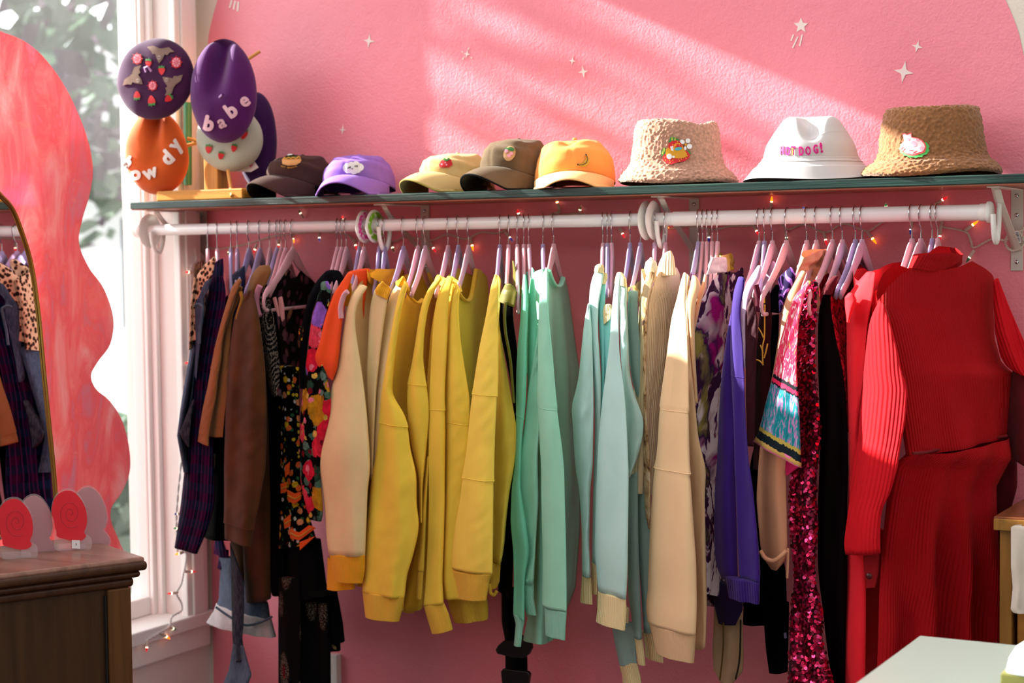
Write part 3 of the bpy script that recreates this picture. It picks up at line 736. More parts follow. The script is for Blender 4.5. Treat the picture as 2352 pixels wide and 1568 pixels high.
# size discs on the rod
def divider(px, mats, r, label, tilt=0):
    x = U(px, 505, YR).x; e = empty('size_disc', (x, YR, ZR-.006), label, 'size disc', 'round size discs on the rod')
    Md = Matrix.Translation((x, YR, ZR-.002)) @ Matrix.Rotation(tilt, 4, 'Z') @ Matrix.Rotation(PI/2, 4, 'Y') @ Matrix.Scale(1.0, 4)
    b = MB(); b.lathe([(RR*1.02, -.0028), (r-.003, -.0028), (r, 0), (r-.003, .0028), (RR*1.02, .0028), (RR*1.02, -.0028)], Md, 48); b.obj('disc', mats[0], e, True)
    if mats[1]:
        b = MB(); b.lathe([(RR*1.35, .0030), (r-.006, .0030), (r-.006, .0036), (RR*1.35, .0036), (RR*1.35, .0030)], Md, 48); b.obj('face', mats[1], e, False)
    return e
mag = NT('magenta and white streaked card'); uvv = mag.obj(); 
mag.base(mag.ramp(mag.noise(mag.mapping(uvv, (1, 60, 60)), 2.2, 3), [(.42, srgb((248, 226, 236))), (.52, srgb((232, 60, 170)))])); mag.set(Roughness=.4)
lime = NT('lime and white streaked card'); uvv = lime.obj(); lime.base(lime.ramp(lime.noise(lime.mapping(uvv, (1, 50, 50)), 1.6, 3), [(.36, srgb((236, 246, 214))), (.46, srgb((122, 190, 30)))])); lime.set(Roughness=.4)
divider(838, (white_enamel, mag.m), .040, 'magenta and white size disc, left of the green one', 0)
divider(861, (white_enamel, lime.m), .040, 'lime green and white size disc on the rod', 0)
divider(1484, (white_enamel, None), .043, 'larger plain white disc at the middle of the rod', 0)
divider(1502, (white_enamel, None), .043, 'plain white disc just right of the other white one', 0)
divider(344, (white_enamel, None), .044, 'white disc at the left end of the rod, near the window', 0)

# ------------------------------------------------------------------ fairy lights: cord and coloured bulbs
cordm = plain('cream twisted cord', (222, 204, 190), .6); sock = plain('cream lamp socket', (226, 206, 192), .5)
def glowm(name, col, e):
    t = NT(name); t.base(srgb(col)); t.set(Roughness=.12, Emission_Color=srgb(col)+(1,), Emission_Strength=e); t.b.inputs['Transmission Weight'].default_value = .4; return t.m
BULB = {'r': glowm('red glass bulb', (200, 16, 36), .6), 'o': glowm('amber glass bulb', (255, 130, 10), 1.6), 'g': glowm('green glass bulb', (16, 80, 40), .25), 'b': glowm('blue glass bulb', (20, 30, 120), .4), 'k': glowm('smoky olive bulb', (60, 56, 24), .15)}
fil = plain('lit filament', (255, 230, 180), .5); 
ff = NT('bright filament'); ff.set(Emission_Color=(1, .82, .55, 1), Emission_Strength=5.0); fil = ff.m
def lightstring(label, wire, y, bulbs):
    e = empty('fairy_lights', U(*pts(wire)[0], y), label, 'string lights')
    P = [U(a, b, y) for a, b in pts(wire)]; C_ = crom(P, 14); A_ = []; B_ = []
    if len(P) > 1:
        for i, p in enumerate(C_):
            a = i*1.05; o = Vector((math.cos(a), math.sin(a)*.6, math.sin(a)*.8))*.0016; A_.append(p+o); B_.append(p-o)
        MB().tube(A_, .0014, 6).tube(B_, .0014, 6).obj('cord', cordm, e, True)
    for (bx, by, ex, ey, c, *yy) in bulbs:
        y_ = yy[0] if yy else y
        p = U(bx, by, y_-.003); q = U(ex, ey, y_-.010); d = (q-p).normalized(); ln = (q-p).length
        M_ = aim(p, d, d.orthogonal()) @ Matrix.Rotation(PI/2, 4, 'Y')
        s = MB(); s.lathe([(0, 0), (.0034, 0), (.0034, ln*.50), (.0028, ln*.52), (0, ln*.52)], M_, 12); so_ = s.obj('socket', sock, e, True)
        s = MB(); s.lathe([(.0024, ln*.5), (.0029, ln*.62), (.0027, ln*.76), (.0016, ln*.90), (.0004, ln)], M_, 12); bo = s.obj('bulb', BULB[c], e, True)
        s = MB(); s.lathe([(0, ln*.53), (.0031, ln*.56), (.0031, ln*.62), (0, ln*.66)], M_, 8); s.obj('filament', fil, bo, True)
    return e
lightstring('fairy lights along the pink wall under the shelf', 'R 600,420 690,440 790,430 900,410 1010,380 1110,350 1250,330 1500,310 1700,330 1760,370 1900,330 2000,385 2080,380 2160,350 Z4 1290,1000 1360,975 1420,960 1540,990 1640,945 1760,950 Z5 100,900 300,880 410,800 330,840 540,815 700,870 900,880 1150,915 1320,900 1470,925 1600,900 Z6 100,890 210,780 320,920 440,890 590,945 720,885 880,935 1000,870 1200,860 1390,870 1400,905 1560,940 1600,1010 1620,1050 1720,1000 1800,980', -.006,
    [(*pts('R 1365,205')[0], *pts('R 1330,140')[0], 'k'), (*pts('R 795,440')[0], *pts('R 788,490')[0], 'g'), (*pts('R 940,430')[0], *pts('R 930,495')[0], 'b'), (*pts('R 1010,400')[0], *pts('R 980,480')[0], 'r'), (*pts('R 1180,370')[0], *pts('R 1170,440')[0], 'r'),
     (*pts('R 1275,330')[0], *pts('R 1295,395')[0], 'o'), (*pts('R 1488,318')[0], *pts('R 1492,385')[0], 'b'), (*pts('R 1660,240')[0], *pts('R 1670,185')[0], 'r'), (*pts('R 1755,365')[0], *pts('R 1780,450')[0], 'r'), (*pts('R 2040,380')[0], *pts('R 2066,470')[0], 'k'),
     (*pts('Z4 1290,1015')[0], *pts('Z4 1330,1085')[0], 'r'), (*pts('Z4 1570,985')[0], *pts('Z4 1590,1075')[0], 'o'), (*pts('Z4 1810,945')[0], *pts('Z4 1865,1010')[0], 'b'), (*pts('Z4 1910,850')[0], *pts('Z4 1898,785')[0], 'r'),
     (*pts('Z5 410,790')[0], *pts('Z5 378,700')[0], 'o'), (*pts('Z5 540,830')[0], *pts('Z5 557,760')[0], 'k'), (*pts('Z5 130,850')[0], *pts('Z5 115,790')[0], 'r'), (*pts('Z5 825,915')[0], *pts('Z5 858,985')[0], 'r'), (*pts('Z5 1440,925')[0], *pts('Z5 1443,1020')[0], 'b'),
     (*pts('Z5 1100,915')[0], *pts('Z5 1165,912')[0], 'o'), (*pts('Z6 215,785')[0], *pts('Z6 220,695')[0], 'o'), (*pts('Z6 90,890')[0], *pts('Z6 130,970')[0], 'r'), (*pts('Z6 318,930')[0], *pts('Z6 322,1020')[0], 'g'),
     (*pts('Z6 580,945')[0], *pts('Z6 600,1035')[0], 'r'), (*pts('Z6 880,940')[0], *pts('Z6 945,1025')[0], 'o'), (*pts('Z6 1190,870')[0], *pts('Z6 1177,965')[0], 'b'), (*pts('Z6 1390,905')[0], *pts('Z6 1378,1020')[0], 'r'),
     (*pts('Z6 1355,750')[0], *pts('Z6 1438,698')[0], 'r'), (*pts('Z6 1560,930')[0], *pts('Z6 1650,865')[0], 'o'), (*pts('Z6 1620,1070')[0], *pts('Z6 1565,1155')[0], 'g'), (*pts('Z6 1830,880')[0], *pts('Z6 1800,830')[0], 'r'), (*pts('Z6 445,800')[0], *pts('Z6 436,768')[0], 'b'), (*pts('Z6 1012,790')[0], *pts('Z6 1008,745')[0], 'g')])
lightstring('bundle of cream light cord tied at the right bracket', 'T 1350,950 1480,985 1540,870 1500,800 1560,890 1620,960 1500,1000 1540,1110 1640,1140 1760,1060 1777,990 1700,870 1620,850 1740,840 1777,800', -.014, [])
tg = MB().prism([U(x, y, -.03) for x, y in pts('T 1612,858 1690,848 1735,1025 1652,1045')], (0, -.0008, 0)).obj('cord_tag', paper)
tag(tg, 'white washing label on the cord bundle by the right bracket', 'label')
for k in range(7): 
    a = .1+k*.12; ap = [(1620+a*45+4, 862+a*185), (1690+a*40-4, 852+a*175), (1690+a*40-4, 862+a*175), (1620+a*45+4, 872+a*185)]
    MB().prism([U(Z['T'][0]+x*Z['T'][2], Z['T'][1]+y*Z['T'][2], -.0309) for x, y in ap], (0, -.0003, 0)).obj('print_line', ink, tg)
YW = -.06
def uxs(s): return [UX(x, y, XL+.035) for x, y in pts(s)]
fw = empty('fairy_lights', UX(430, 1300, XL+.035), 'fairy lights trailing down the white window casing', 'string lights')
P = uxs('A 205,30 212,120 P 438,620 440,720 438,830 440,880 436,930 425,1000 412,1100 405,1190 408,1240 Z3 1130,745 1180,740 1175,830 1165,870 1150,940 1120,1000 1150,1060 1150,1110 1090,1150 1075,1210 1010,1250 930,1300')
C_ = crom(P, 12); A_ = []; B_ = []
for i, p in enumerate(C_):
    a = i*1.05; o = Vector((math.cos(a)*.5, math.cos(a), math.sin(a)))*.0018; A_.append(p+o); B_.append(p-o)
MB().tube(A_, .0017, 6).tube(B_, .0017, 6).obj('cord', plain('white twisted cord', (236, 232, 230), .5), fw, True)
for (a, b, c_) in (('Z2 1340,437', 'Z2 1280,436', 'r'), ('Z2 1335,1058', 'Z2 1278,1068', 'r'), ('Z2 1330,1210', 'Z2 1283,1190', 'r'), ('Z2 1320,1362', 'Z2 1268,1350', 'b'), ('Z3 1140,495', 'Z3 1108,497', 'b'), ('Z3 1140,592', 'Z3 1100,586', 'g'), ('Z3 1160,735', 'Z3 1108,756', 'o'), ('Z3 1165,862', 'Z3 1245,862', 'r'), ('Z3 1125,995', 'Z3 1058,1003', 'r'), ('Z3 1065,1212', 'Z3 1118,1230', 'g'), ('Z3 1015,1250', 'Z3 1080,1290', 'o'), ('Z3 935,1300', 'Z3 928,1372', 'r')):
    p = uxs(a)[0]; q = uxs(b)[0]; d = (q-p).normalized(); ln = max(.022, (q-p).length); M_ = aim(p, d, d.orthogonal()) @ Matrix.Rotation(PI/2, 4, 'Y')
    s = MB(); s.lathe([(0, 0), (.0036, 0), (.0036, ln*.52), (0, ln*.52)], M_, 12); s.obj('socket', sock, fw, True)
    s = MB(); s.lathe([(.0026, ln*.5), (.0031, ln*.65), (.0026, ln*.8), (.0004, ln)], M_, 12); bo = s.obj('bulb', BULB[c_], fw, True)
    s = MB(); s.lathe([(0, ln*.53), (.0033, ln*.56), (.0033, ln*.62), (0, ln*.66)], M_, 8); s.obj('filament', fil, bo, True)
# ball chains of the roller blind
def chain(px, label):
    b = MB(); p0 = UX(px, -40, XL-.06); n_ = 150
    for i in range(n_):
        z = p0.z-i*.0125
        if z < .72: break
        Mx = Matrix.Translation((p0.x, p0.y-.0*i, z)); b.lathe([(0, .0036), (.0026, .0026), (.0036, 0), (.0026, -.0026), (0, -.0036)], Mx, 8)
    o = b.obj('blind_chain', plain('white bead chain', (232, 230, 226), .35), None, True); return tag(o, label, 'blind chain', 'white bead chains of the blind')
chain(353, 'left bead chain hanging before the window frame'); chain(371, 'right bead chain hanging before the window frame')
# ------------------------------------------------------------------ hangers
vel = {}
for k, c in (('p', (222, 162, 176)), ('l', (158, 136, 184)), ('m', (200, 158, 188)), ('d', (176, 132, 170)), ('r', (206, 144, 154))):
    vel[k] = cloth({'p': 'pale pink velvet flock', 'l': 'lilac velvet flock', 'm': 'pink lilac velvet flock', 'd': 'dusky mauve velvet flock', 'r': 'rose velvet flock'}[k], c, rough=.6, grain=.12, sheen=.5, var=.03)
def arms_mesh(bar):
    b = MB(); KX = 1.0 if bar else .74; half = [(0, .012, .006, .0045), (.003, .002, .009, .005), (.012, -.006, .0125, .005), (.028, -.016, .0135, .0048), (.055, -.031, .0115, .0045), (.095, -.053, .009, .0042), (.14, -.074, .008, .0040), (.18, -.089, .0075, .004), (.200, -.100, .006, .0038)]
    half = [(x*KX, z, h*1.3, w_) for x, z, h, w_ in half]
    if bar: half += [(.2055, -.112, .0048, .0036), (.203, -.126, .0045, .0036), (.192, -.134, .0045, .0036), (.15, -.135, .0042, .0034), (.0, -.135, .0042, .0034)]
    for s in (-1, 1):
        rings = []; n = len(half)
        for i, (x, z, h, w_) in enumerate(half):
            a = half[max(0, i-1)]; c = half[min(n-1, i+1)]; t = Vector((c[0]-a[0], 0, c[1]-a[1])).normalized(); nn = Vector((-t.z, 0, t.x))
            p = Vector((x, 0, z)); rings.append([Vector((s*(p+nn*h*math.cos(q)).x, w_*math.sin(q), (p+nn*h*math.cos(q)).z)) for q in [2*PI*k/14 for k in range(14)]])
        v = [q for r in rings for q in r]; f = [(i*14+k, i*14+(k+1) % 14, (i+1)*14+(k+1) % 14, (i+1)*14+k) for i in range(n-1) for k in range(14)]
        f += [tuple(range(14)), tuple((n-1)*14+k for k in range(14))]; b.add(v, f)
    return b
def hook_mesh():
    zt = ZR-.063; P = [(0, 0, .004)]
    P += [(0, 0, .030), (.003, 0, .034), (.012, 0, .044)]
    r = RR*1.05+.0022
    for k in range(13): a = math.radians(-38+k*20); P.append((r*math.cos(a), 0, .063+.0002+r*math.sin(a)))
    return MB().tube(crom(P, 4), .0014, 8)
proto = {}
HANG = []
def hanger(px, col, shift, label, bar=False, hk=None):
    x = U(px, 575, YR).x; dep = (Vector((x, YR, 1.5))-CAM).dot(F)
    ra = YAW - math.atan((px-W/2)/FPX); s = max(-.9, min(.9, -shift*dep/FPX/.2)); a = ra - math.asin(s)
    # local +x of the hanger mesh points to the near shoulder
    dirn = Vector((math.sin(a), -math.cos(a), 0))
    e = empty('clothes_hanger', (0, 0, 0), label, 'hanger', 'velvet hangers on the rod')
    key = (col, bar)
    if key not in proto:
        proto[key] = arms_mesh(bar).obj('arms', vel[col], None, True).data; bpy.data.objects.remove([o for o in COL.objects if o.name.startswith('arms') and o.parent is None][-1])
    if 'h' not in proto:
        o = hook_mesh().obj('hook', chrome, None, True); proto['h'] = o.data; bpy.data.objects.remove(o)
    for nm, me in (('arms', proto[key]), ('hook', proto['h'])):
        o = bpy.data.objects.new(nm, me); COL.objects.link(o); o.parent = e
        if nm == 'arms' and px in (871, 884, 1504, 1528, 1624, 1636, 1648, 1614, 2141, 2154, 499, 1405): o.scale.x = .62
    e.location = (x, YR, ZR-.063); e.rotation_euler = (random.uniform(-.02, .02), 0, math.atan2(dirn.y, dirn.x))
    HANG.append((px, x, a, e)); return e
HL = [(477, 'r', -3, 'leopard print vest'), (499, 'p', -2, 'purple plaid flannel shirt'), (530, 'l', 0, 'small navy top, left of the pair'), (545, 'd', -8, 'small navy top, right of the pair'),
      (572, 'l', -45, 'tan coat'), (597, 'l', -45, 'brown suede jacket'), (620, 'r', -28, 'check collar of the brown jacket'), (636, 'l', -45, 'paisley scarf top'), (646, 'r', -45, 'black print top, left of the two'), (656, 'p', -48, 'black print top, right of the two'),
      (775, 'p', -40, 'black cardigan'), (785, 'p', -44, 'black rose print dress'), (796, 'p', -44, 'black dress beside the orange tee'), (825, 'l', -30, 'orange tee'), (836, 'p', -38, 'orange print top'),
      (871, 'l', -32, 'first cream sweater'), (884, 'l', -36, 'first cream sweater collar'), (927, 'l', -46, 'second cream sweater'), (960, 'p', -42, 'third cream sweater'), (977, 'm', -46, 'first yellow sweatshirt'),
      (1029, 'p', -36, 'second yellow sweatshirt'), (1053, 'l', -36, 'third yellow sweatshirt'), (1076, 'p', -38, 'fourth yellow sweatshirt'), (1148, 'l', -16, 'lime lit yellow sweatshirt'), (1168, 'p', -8, 'olive windbreaker'),
      (1203, 'p', 0, 'first mint sweatshirt'), (1215, 'p', 2, 'second mint sweatshirt'), (1247, 'l', 4, 'gap before the front mint sweatshirt'), (1272, 'p', -36, 'front mint sweatshirt'),
      (1385, 'p', -8, 'leftmost pale blue sweater'), (1395, 'l', -4, 'aqua sweater'), (1405, 'p', -12, 'low cream collared aqua sweater'), (1447, 'l', -24, 'front pale blue sweater'), (1471, 'l', -30, 'pale blue sweater with cream collar'),
      (1504, 'm', -12, 'tan print jacket'), (1528, 'p', -20, 'ribbed cream turtleneck'), (1604, 'l', -35, 'front cream sweatshirt'), (1614, 'r', -30, 'second cream sweatshirt'), (1624, 'r', -14, 'peach top'), (1636, 'r', -14, 'tie-dye shirt, rear of the two'), (1648, 'p', -22, 'tie-dye shirt, front of the two'),
      (1744, 'p', -52, 'purple velour hoodie'), (1756, 'l', -18, 'lilac towelling top'), (1774, 'p', -54, 'maroon velvet top'), (1853, 'p', -50, 'black top behind the peach shirt'), (1875, 'p', -46, 'peach shirt'), (1935, 'p', -58, 'sequin dress'),
      (1965, 'l', -60, 'dark burgundy dress'), (1980, 'm', -62, 'red lace dress'), (2095, 'p', -66, 'bright red shirt'), (2115, 'p', -70, 'second red shirt'), (2141, 'l', -60, 'dark red dress'), (2154, 'p', -60, 'red ribbed dress')]
CN = {'p': 'pale pink', 'l': 'lilac', 'm': 'pink lilac', 'd': 'dusky mauve', 'r': 'rose'}
for px, c, s, w_ in HL: hanger(px, c, s, f'{CN[c]} velvet hanger of the {w_}')
hanger(672, 'p', -62, 'pink velvet hanger with trouser bar and clip, in front of the black print', True)
hanger(1188, 'p', 0, 'pale pink hanger seen edge on with its bar showing, left of the mint tops', True)
hanger(1806, 'p', -50, 'pink velvet hanger whose bar end shows beside the swirl print top', True)
hanger(1912, 'p', -50, 'pink velvet hanger whose bar end shows below the red lace', True)
# clip on the bar of the pink hanger
cl = empty('hanger_clip', U(648, 715, -.335), 'pink trouser clip on the bar of the pink hanger', 'clip')
cm = plain('rose plastic', (214, 140, 140), .5)
for s in ('A 750,375 768,365 790,440 800,500 790,505 770,450', 'A 790,372 812,362 826,440 828,520 815,540 800,480'):
    patch('jaw', s, -.338, .006, cm, cl, .0015)
# ------------------------------------------------------------------ clothes
def garment(name, px, label, cat, group=None): return empty(name, (U(px, 575, YR).x, YR, ZR-.07), label, cat, group)
YS = -.368           # depth of the near shoulders and sleeves
def pattern(name, fn, rough=.9, grain=.2):
    t = NT(name); fn(t); t.set(Roughness=rough); t.b.inputs['Specular IOR Level'].default_value = .06; t.bump(t.noise(t.obj(), 800, 2), grain, .0008); return t.m
S_ = srgb
def p_leopard(t):
    v = t.vor(t.mapping(t.obj(), (1, 1, 1)), 88, 'F1'); n = t.noise(t.obj(), 60, 2)
    spot = t.ramp(t.math('ADD', v, t.math('MULTIPLY', n, .35)), [(.57, (.03, .015, .012)), (.63, S_((176, 116, 88))), (.72, S_((214, 172, 142)))]); t.base(spot)
leopard = pattern('leopard print', p_leopard)
def p_denim(c, k=1.0):
    def f(t):
        n = t.noise(t.obj(), 9, 4); w = t.noise(t.mapping(t.obj(), (300, 300, 60)), 1, 2); a = S_(c)
        b = t.ramp(n, [(.3, tuple(v*.6 for v in a)), (.7, tuple(min(1, v*1.5) for v in a))]); t.base(t.mix(.08, b, t.ramp(w, [(.35, (.02, .03, .06)), (.65, (.5, .55, .65))])))
    return f
denim = pattern('grey blue denim', p_denim((46, 56, 78))); denim_d = pattern('dark grey denim', p_denim((30, 32, 44))); denim_w = pattern('washed denim', p_denim((72, 82, 100))); denim_in = pattern('pale denim turn-up', p_denim((186, 178, 178)))
def p_plaid(t):
    uv = t.uv(); a = t.wave(t.mapping(uv, (9, 9, 1)), 1, 'X', 1.0); b = t.wave(t.mapping(uv, (7, 7, 1)), 1, 'Y', 1.0); c = t.wave(t.mapping(uv, (31, 31, 1)), 1, 'X')
    m = t.mix(t.ramp(a, [(.35, (0, 0, 0)), (.65, (1, 1, 1))]), S_((8, 10, 32)), S_((48, 5, 44))); m = t.mix(t.ramp(b, [(.45, (0, 0, 0)), (.6, (.8, .8, .8))]), m, S_((6, 26, 52)))
    t.base(t.mix(t.ramp(c, [(.86, (0, 0, 0)), (.95, (.7, .7, .7))]), m, S_((84, 30, 84))))
plaid = pattern('blue and magenta plaid flannel', p_plaid)
def p_spots(bgc, layers, scale=1.0):
    """dark ground with flowers: each layer is (voronoi scale, petal radius, colours)"""
    def f(t):
        col = bgc if not isinstance(bgc, tuple) else None
        ob = t.obj(); cur = None
        for i, (sc, r, cols, th) in enumerate(layers):
            mp = t.mapping(ob, (sc, sc, sc), loc=(i*3.1, i*1.7, i*2.3)); dn = t.noise(t.mapping(ob, (sc*3.2,)*3), 1, 3, .6)
            vd = t.vor(mp, 1.0); vc = t.vor(mp, 1.0, out=1)
            d = t.math('ADD', vd, t.math('MULTIPLY', t.math('SUBTRACT', dn, .5), .5))
            inside = t.ramp(d, [(r-.02, (1, 1, 1)), (r+.02, (0, 0, 0))]); sep = t.n('ShaderNodeSeparateColor'); t.l(vc, sep.inputs[0])
            pick = t.ramp(sep.outputs[0], [(j/len(cols), S_(c)) for j, c in enumerate(cols)], 'CONSTANT'); on = t.ramp(sep.outputs[1], [(th, (0, 0, 0)), (th+.01, (1, 1, 1))], 'CONSTANT')
            shade = t.mix(1.0, pick, t.ramp(dn, [(.3, (.55, .55, .55)), (.7, (1.15, 1.15, 1.15))]), 'MULTIPLY')
            k = t.mix(1.0, inside, on, 'MULTIPLY'); cur = t.mix(k, cur if cur is not None else S_(bgc), shade)
        t.base(cur)
    return f
BLK = (5, 5, 6)
roses = pattern('black cloth with large roses', p_spots(BLK, [(40, .46, [(74, 112, 96), (98, 130, 116), (40, 70, 52)], .25), (19, .54, [(214, 32, 60), (236, 72, 96), (150, 104, 214), (190, 136, 30), (220, 44, 70)], .18), (44, .34, [(240, 130, 150), (230, 190, 90), (120, 20, 40)], .6)]))
smallfl = pattern('black cloth with small orange flowers', p_spots(BLK, [(80, .38, [(50, 96, 60), (226, 190, 50), (230, 220, 210)], .45), (50, .40, [(236, 104, 50), (240, 150, 100), (230, 180, 40)], .42)]))
daisies = pattern('black cloth with faded daisies', p_spots((22, 16, 18), [(34, .40, [(120, 76, 90), (90, 60, 76), (66, 54, 60)], .25), (22, .34, [(196, 160, 120), (132, 96, 110), (150, 60, 96)], .66)]))
dots = pattern('black skirt cloth with sparse specks', p_spots(BLK, [(22, .16, [(150, 120, 110), (180, 60, 70), (160, 140, 90)], .6)]))
def p_paisley(t):
    ob = t.obj(); mp = t.mapping(ob, (22, 22, 11)); d = t.vor(mp, 1.0); n = t.noise(t.mapping(ob, (260,)*3), 1, 3)
    w = t.math('SINE', t.math('MULTIPLY', t.math('ADD', d, t.math('MULTIPLY', n, .2)), 52)); k = t.ramp(w, [(.35, (0, 0, 0)), (.6, (1, 1, 1))])
    c = t.mix(k, S_((20, 17, 18)), S_((132, 116, 104))); t.base(t.mix(t.ramp(d, [(.1, (1, 1, 1)), (.16, (0, 0, 0))]), c, S_((150, 40, 56))))
paisley = pattern('black and grey paisley', p_paisley)
def p_paisdark(t):
    ob = t.obj(); mp = t.mapping(ob, (13, 13, 6)); d = t.vor(mp, 1.0); n = t.noise(t.mapping(ob, (420,)*3), 1, 2); e = t.ramp(d, [(.10, S_((150, 40, 50))), (.14, S_((130, 116, 100))), (.26, S_((110, 96, 84))), (.3, S_((12, 10, 10)))])
    t.base(t.mix(t.ramp(n, [(.52, (0, 0, 0)), (.58, (1, 1, 1))]), S_((12, 10, 10)), e))
paisdark = pattern('black trousers cloth with stippled paisley', p_paisdark)
def p_tiedye(t):
    ob = t.obj(); n = t.noise(t.mapping(ob, (1, 1, .55)), 7, 4, .6, 2.6); m2 = t.noise(t.mapping(ob, (1, 1, .8), loc=(3, 2, 1)), 5, 3, .5, 2.0)
    w = t.math('SINE', t.math('MULTIPLY', n, 26)); c = t.ramp(t.math('MULTIPLY_ADD', w, .5), [(0, S_((226, 210, 214))), (.5, S_((222, 206, 214))), (.56, S_((96, 84, 140))), (.64, S_((190, 120, 110))), (.72, S_((70, 36, 96))), (.86, S_((60, 30, 60)))])
    z = t.n('ShaderNodeSeparateXYZ'); t.l(ob, z.inputs[0]); dk = t.ramp(t.math('ADD', m2, t.math('MULTIPLY', z.outputs[2], -.55)), [(-.30+.0, (0, 0, 0)), (0.0, (0, 0, 0)), (.08, (1, 1, 1))])
    base = t.mix(t.ramp(m2, [(.57, (0, 0, 0)), (.64, (1, 1, 1))]), c, t.ramp(n, [(.4, S_((150, 20, 110))), (.5, S_((50, 24, 70))), (.62, S_((150, 136, 70)))])); t.base(base)
tiedye = pattern('purple and white tie-dye', p_tiedye)
def p_camo(t):
    ob = t.obj(); n = t.noise(t.mapping(ob, (1, 1, .5)), 26, 4, .6, 2); t.base(t.ramp(n, [(.36, S_((60, 44, 40))), (.44, S_((170, 130, 90))), (.55, S_((220, 184, 140))), (.7, S_((240, 220, 190)))]))
camo = pattern('tan sketch print', p_camo)
def p_swirl(t):
    ob = t.obj(); d = t.vor(t.mapping(ob, (30, 30, 24)), 1.0); w = t.math('SINE', t.math('MULTIPLY', d, 22)); t.base(t.ramp(w, [(.2, S_((30, 14, 60))), (.45, S_((90, 40, 150))), (.7, S_((170, 110, 210)))]))
swirl = pattern('purple swirl print', p_swirl, .6)
def p_lace(t):
    ob = t.obj(); n = t.noise(t.mapping(ob, (1, 1, .7)), 60, 3, .6, 2.5); t.base(t.ramp(n, [(.42, S_((60, 4, 12))), (.52, S_((170, 14, 34))), (.65, S_((196, 30, 50)))]))
lace = pattern('crimson burnout velvet', p_lace, .6)
def p_ikat(t):
    uv = t.uv(); sp = t.n('ShaderNodeSeparateXYZ'); t.l(uv, sp.inputs[0]); n = t.noise(t.mapping(t.obj(), (1.6, 1.6, .4)), 62, 4, .6, 1.6)
    a = t.ramp(n, [(.36, S_((250, 226, 226))), (.46, S_((214, 28, 76))), (.60, S_((236, 60, 96))), (.66, S_((150, 150, 60)))]); b = t.ramp(n, [(.40, S_((24, 110, 124))), (.5, S_((28, 140, 150))), (.56, S_((190, 90, 160))), (.66, S_((120, 200, 200)))])
    y = t.math('ADD', sp.outputs[1], t.math('MULTIPLY', n, .012))
    k1 = t.ramp(y, [(.0, (0, 0, 0)), (.219, (0, 0, 0)), (.220, (1, 1, 1))], 'CONSTANT'); c = t.mix(k1, a, b)
    # narrow woven borders across the sleeve
    for lo, hi, col in ((.205, .213, (20, 22, 30)), (.213, .219, (214, 40, 80)), (.219, .226, (20, 24, 34)), (.318, .328, (176, 152, 70)), (.328, .342, (14, 26, 32)), (.342, .350, (190, 150, 80)), (.350, .372, (214, 110, 150)), (.372, .60, (220, 24, 80))):
        k = t.ramp(y, [(0, (0, 0, 0)), (lo, (1, 1, 1)), (hi, (0, 0, 0))], 'CONSTANT'); c = t.mix(k, c, S_(col))
    t.base(c)
ikat = pattern('pink and teal woven ikat', p_ikat, .55)

tan = cloth('tan wool', (146, 96, 56), var=.1); suede = cloth('brown suede', (78, 45, 17), var=.3, sheen=.1); suede_d = cloth('dark brown suede', (70, 40, 18), var=.25); check = cloth('brown check wool', (122, 86, 46), var=.2)
mustard_in = cloth('mustard lining', (170, 120, 40)); black = cloth('black cotton', (5, 5, 6), sheen=0); black_n = cloth('blue black knit', (10, 11, 15), sheen=0); navy = cloth('navy satin', (24, 22, 58), .5)
orange = cloth('orange cotton', (240, 84, 30), var=.05); yteal = pattern('yellow and teal print', p_spots((214, 160, 40), [(60, .4, [(40, 130, 120), (200, 60, 40)], .5)]))
cream_k = cloth('cream knit', (240, 214, 160), var=.04, grain=.35); mustard = cloth('mustard rib knit', (246, 178, 32), rib=260, var=.04)
yellow = cloth('yellow fleece cotton', (247, 211, 74), var=.04); yellow2 = cloth('yellow cotton rib', (240, 196, 66), rib=330, var=.04); lime_y = cloth('lemon fleece cotton', (250, 219, 88), var=.04)
olive = cloth('olive nylon', (116, 108, 36), .45); black_ny = cloth('black nylon', (6, 6, 7), .4, sheen=0)
mint = cloth('mint fleece cotton', (158, 224, 194), var=.04); mint_d = cloth('sea green fleece cotton', (126, 214, 178), var=.04); mint_r = cloth('mint cotton rib', (150, 216, 188), rib=330, var=.04)
sky = cloth('pale aqua knit', (192, 228, 222), var=.03, grain=.4); aqua = cloth('aqua knit', (140, 216, 212), var=.03, grain=.4); cream_r = cloth('cream rib knit', (244, 220, 164), rib=260, var=.03); greyblue = cloth('grey aqua knit', (150, 178, 172), var=.03, grain=.4)
ribcream = cloth('ribbed cream jersey', (240, 212, 170), rib=170, var=.03); creamsw = cloth('cream fleece cotton', (240, 200, 154), var=.03); creamsw_r = cloth('cream cotton rib', (234, 192, 146), rib=330, var=.03); peach = cloth('peach cotton and neck glow', (246, 190, 150), var=.03)
purple = cloth('purple velour', (52, 17, 114), .75, sheen=.12, var=.1); purple_r = cloth('purple velour rib', (52, 18, 112), .75, rib=200, sheen=.1); darkpurple = cloth('dark purple jersey', (34, 14, 60))
lilacknit = cloth('lilac towelling', (196, 160, 190), var=.08, grain=.6, fuzz=.6); maroon = cloth('maroon velvet', (62, 4, 24), .6, sheen=.05, var=.25); maroon_e = cloth('maroon embroidered cotton', (56, 6, 12), var=.15); goldth = plain('gold thread', (212, 160, 60), .4, .3)
khaki = cloth('khaki track cotton', (190, 158, 124), var=.05); olive_s = cloth('olive stripe', (112, 84, 22)); brown_s = cloth('dark brown piping', (50, 36, 30)); rosybeige = cloth('rosy beige crepe', (226, 160, 124), .7, var=.04)
burg = cloth('dark burgundy velvet', (24, 2, 8), .5, sheen=0); blackred = cloth('black red velvet', (10, 2, 4), .6, sheen=0)
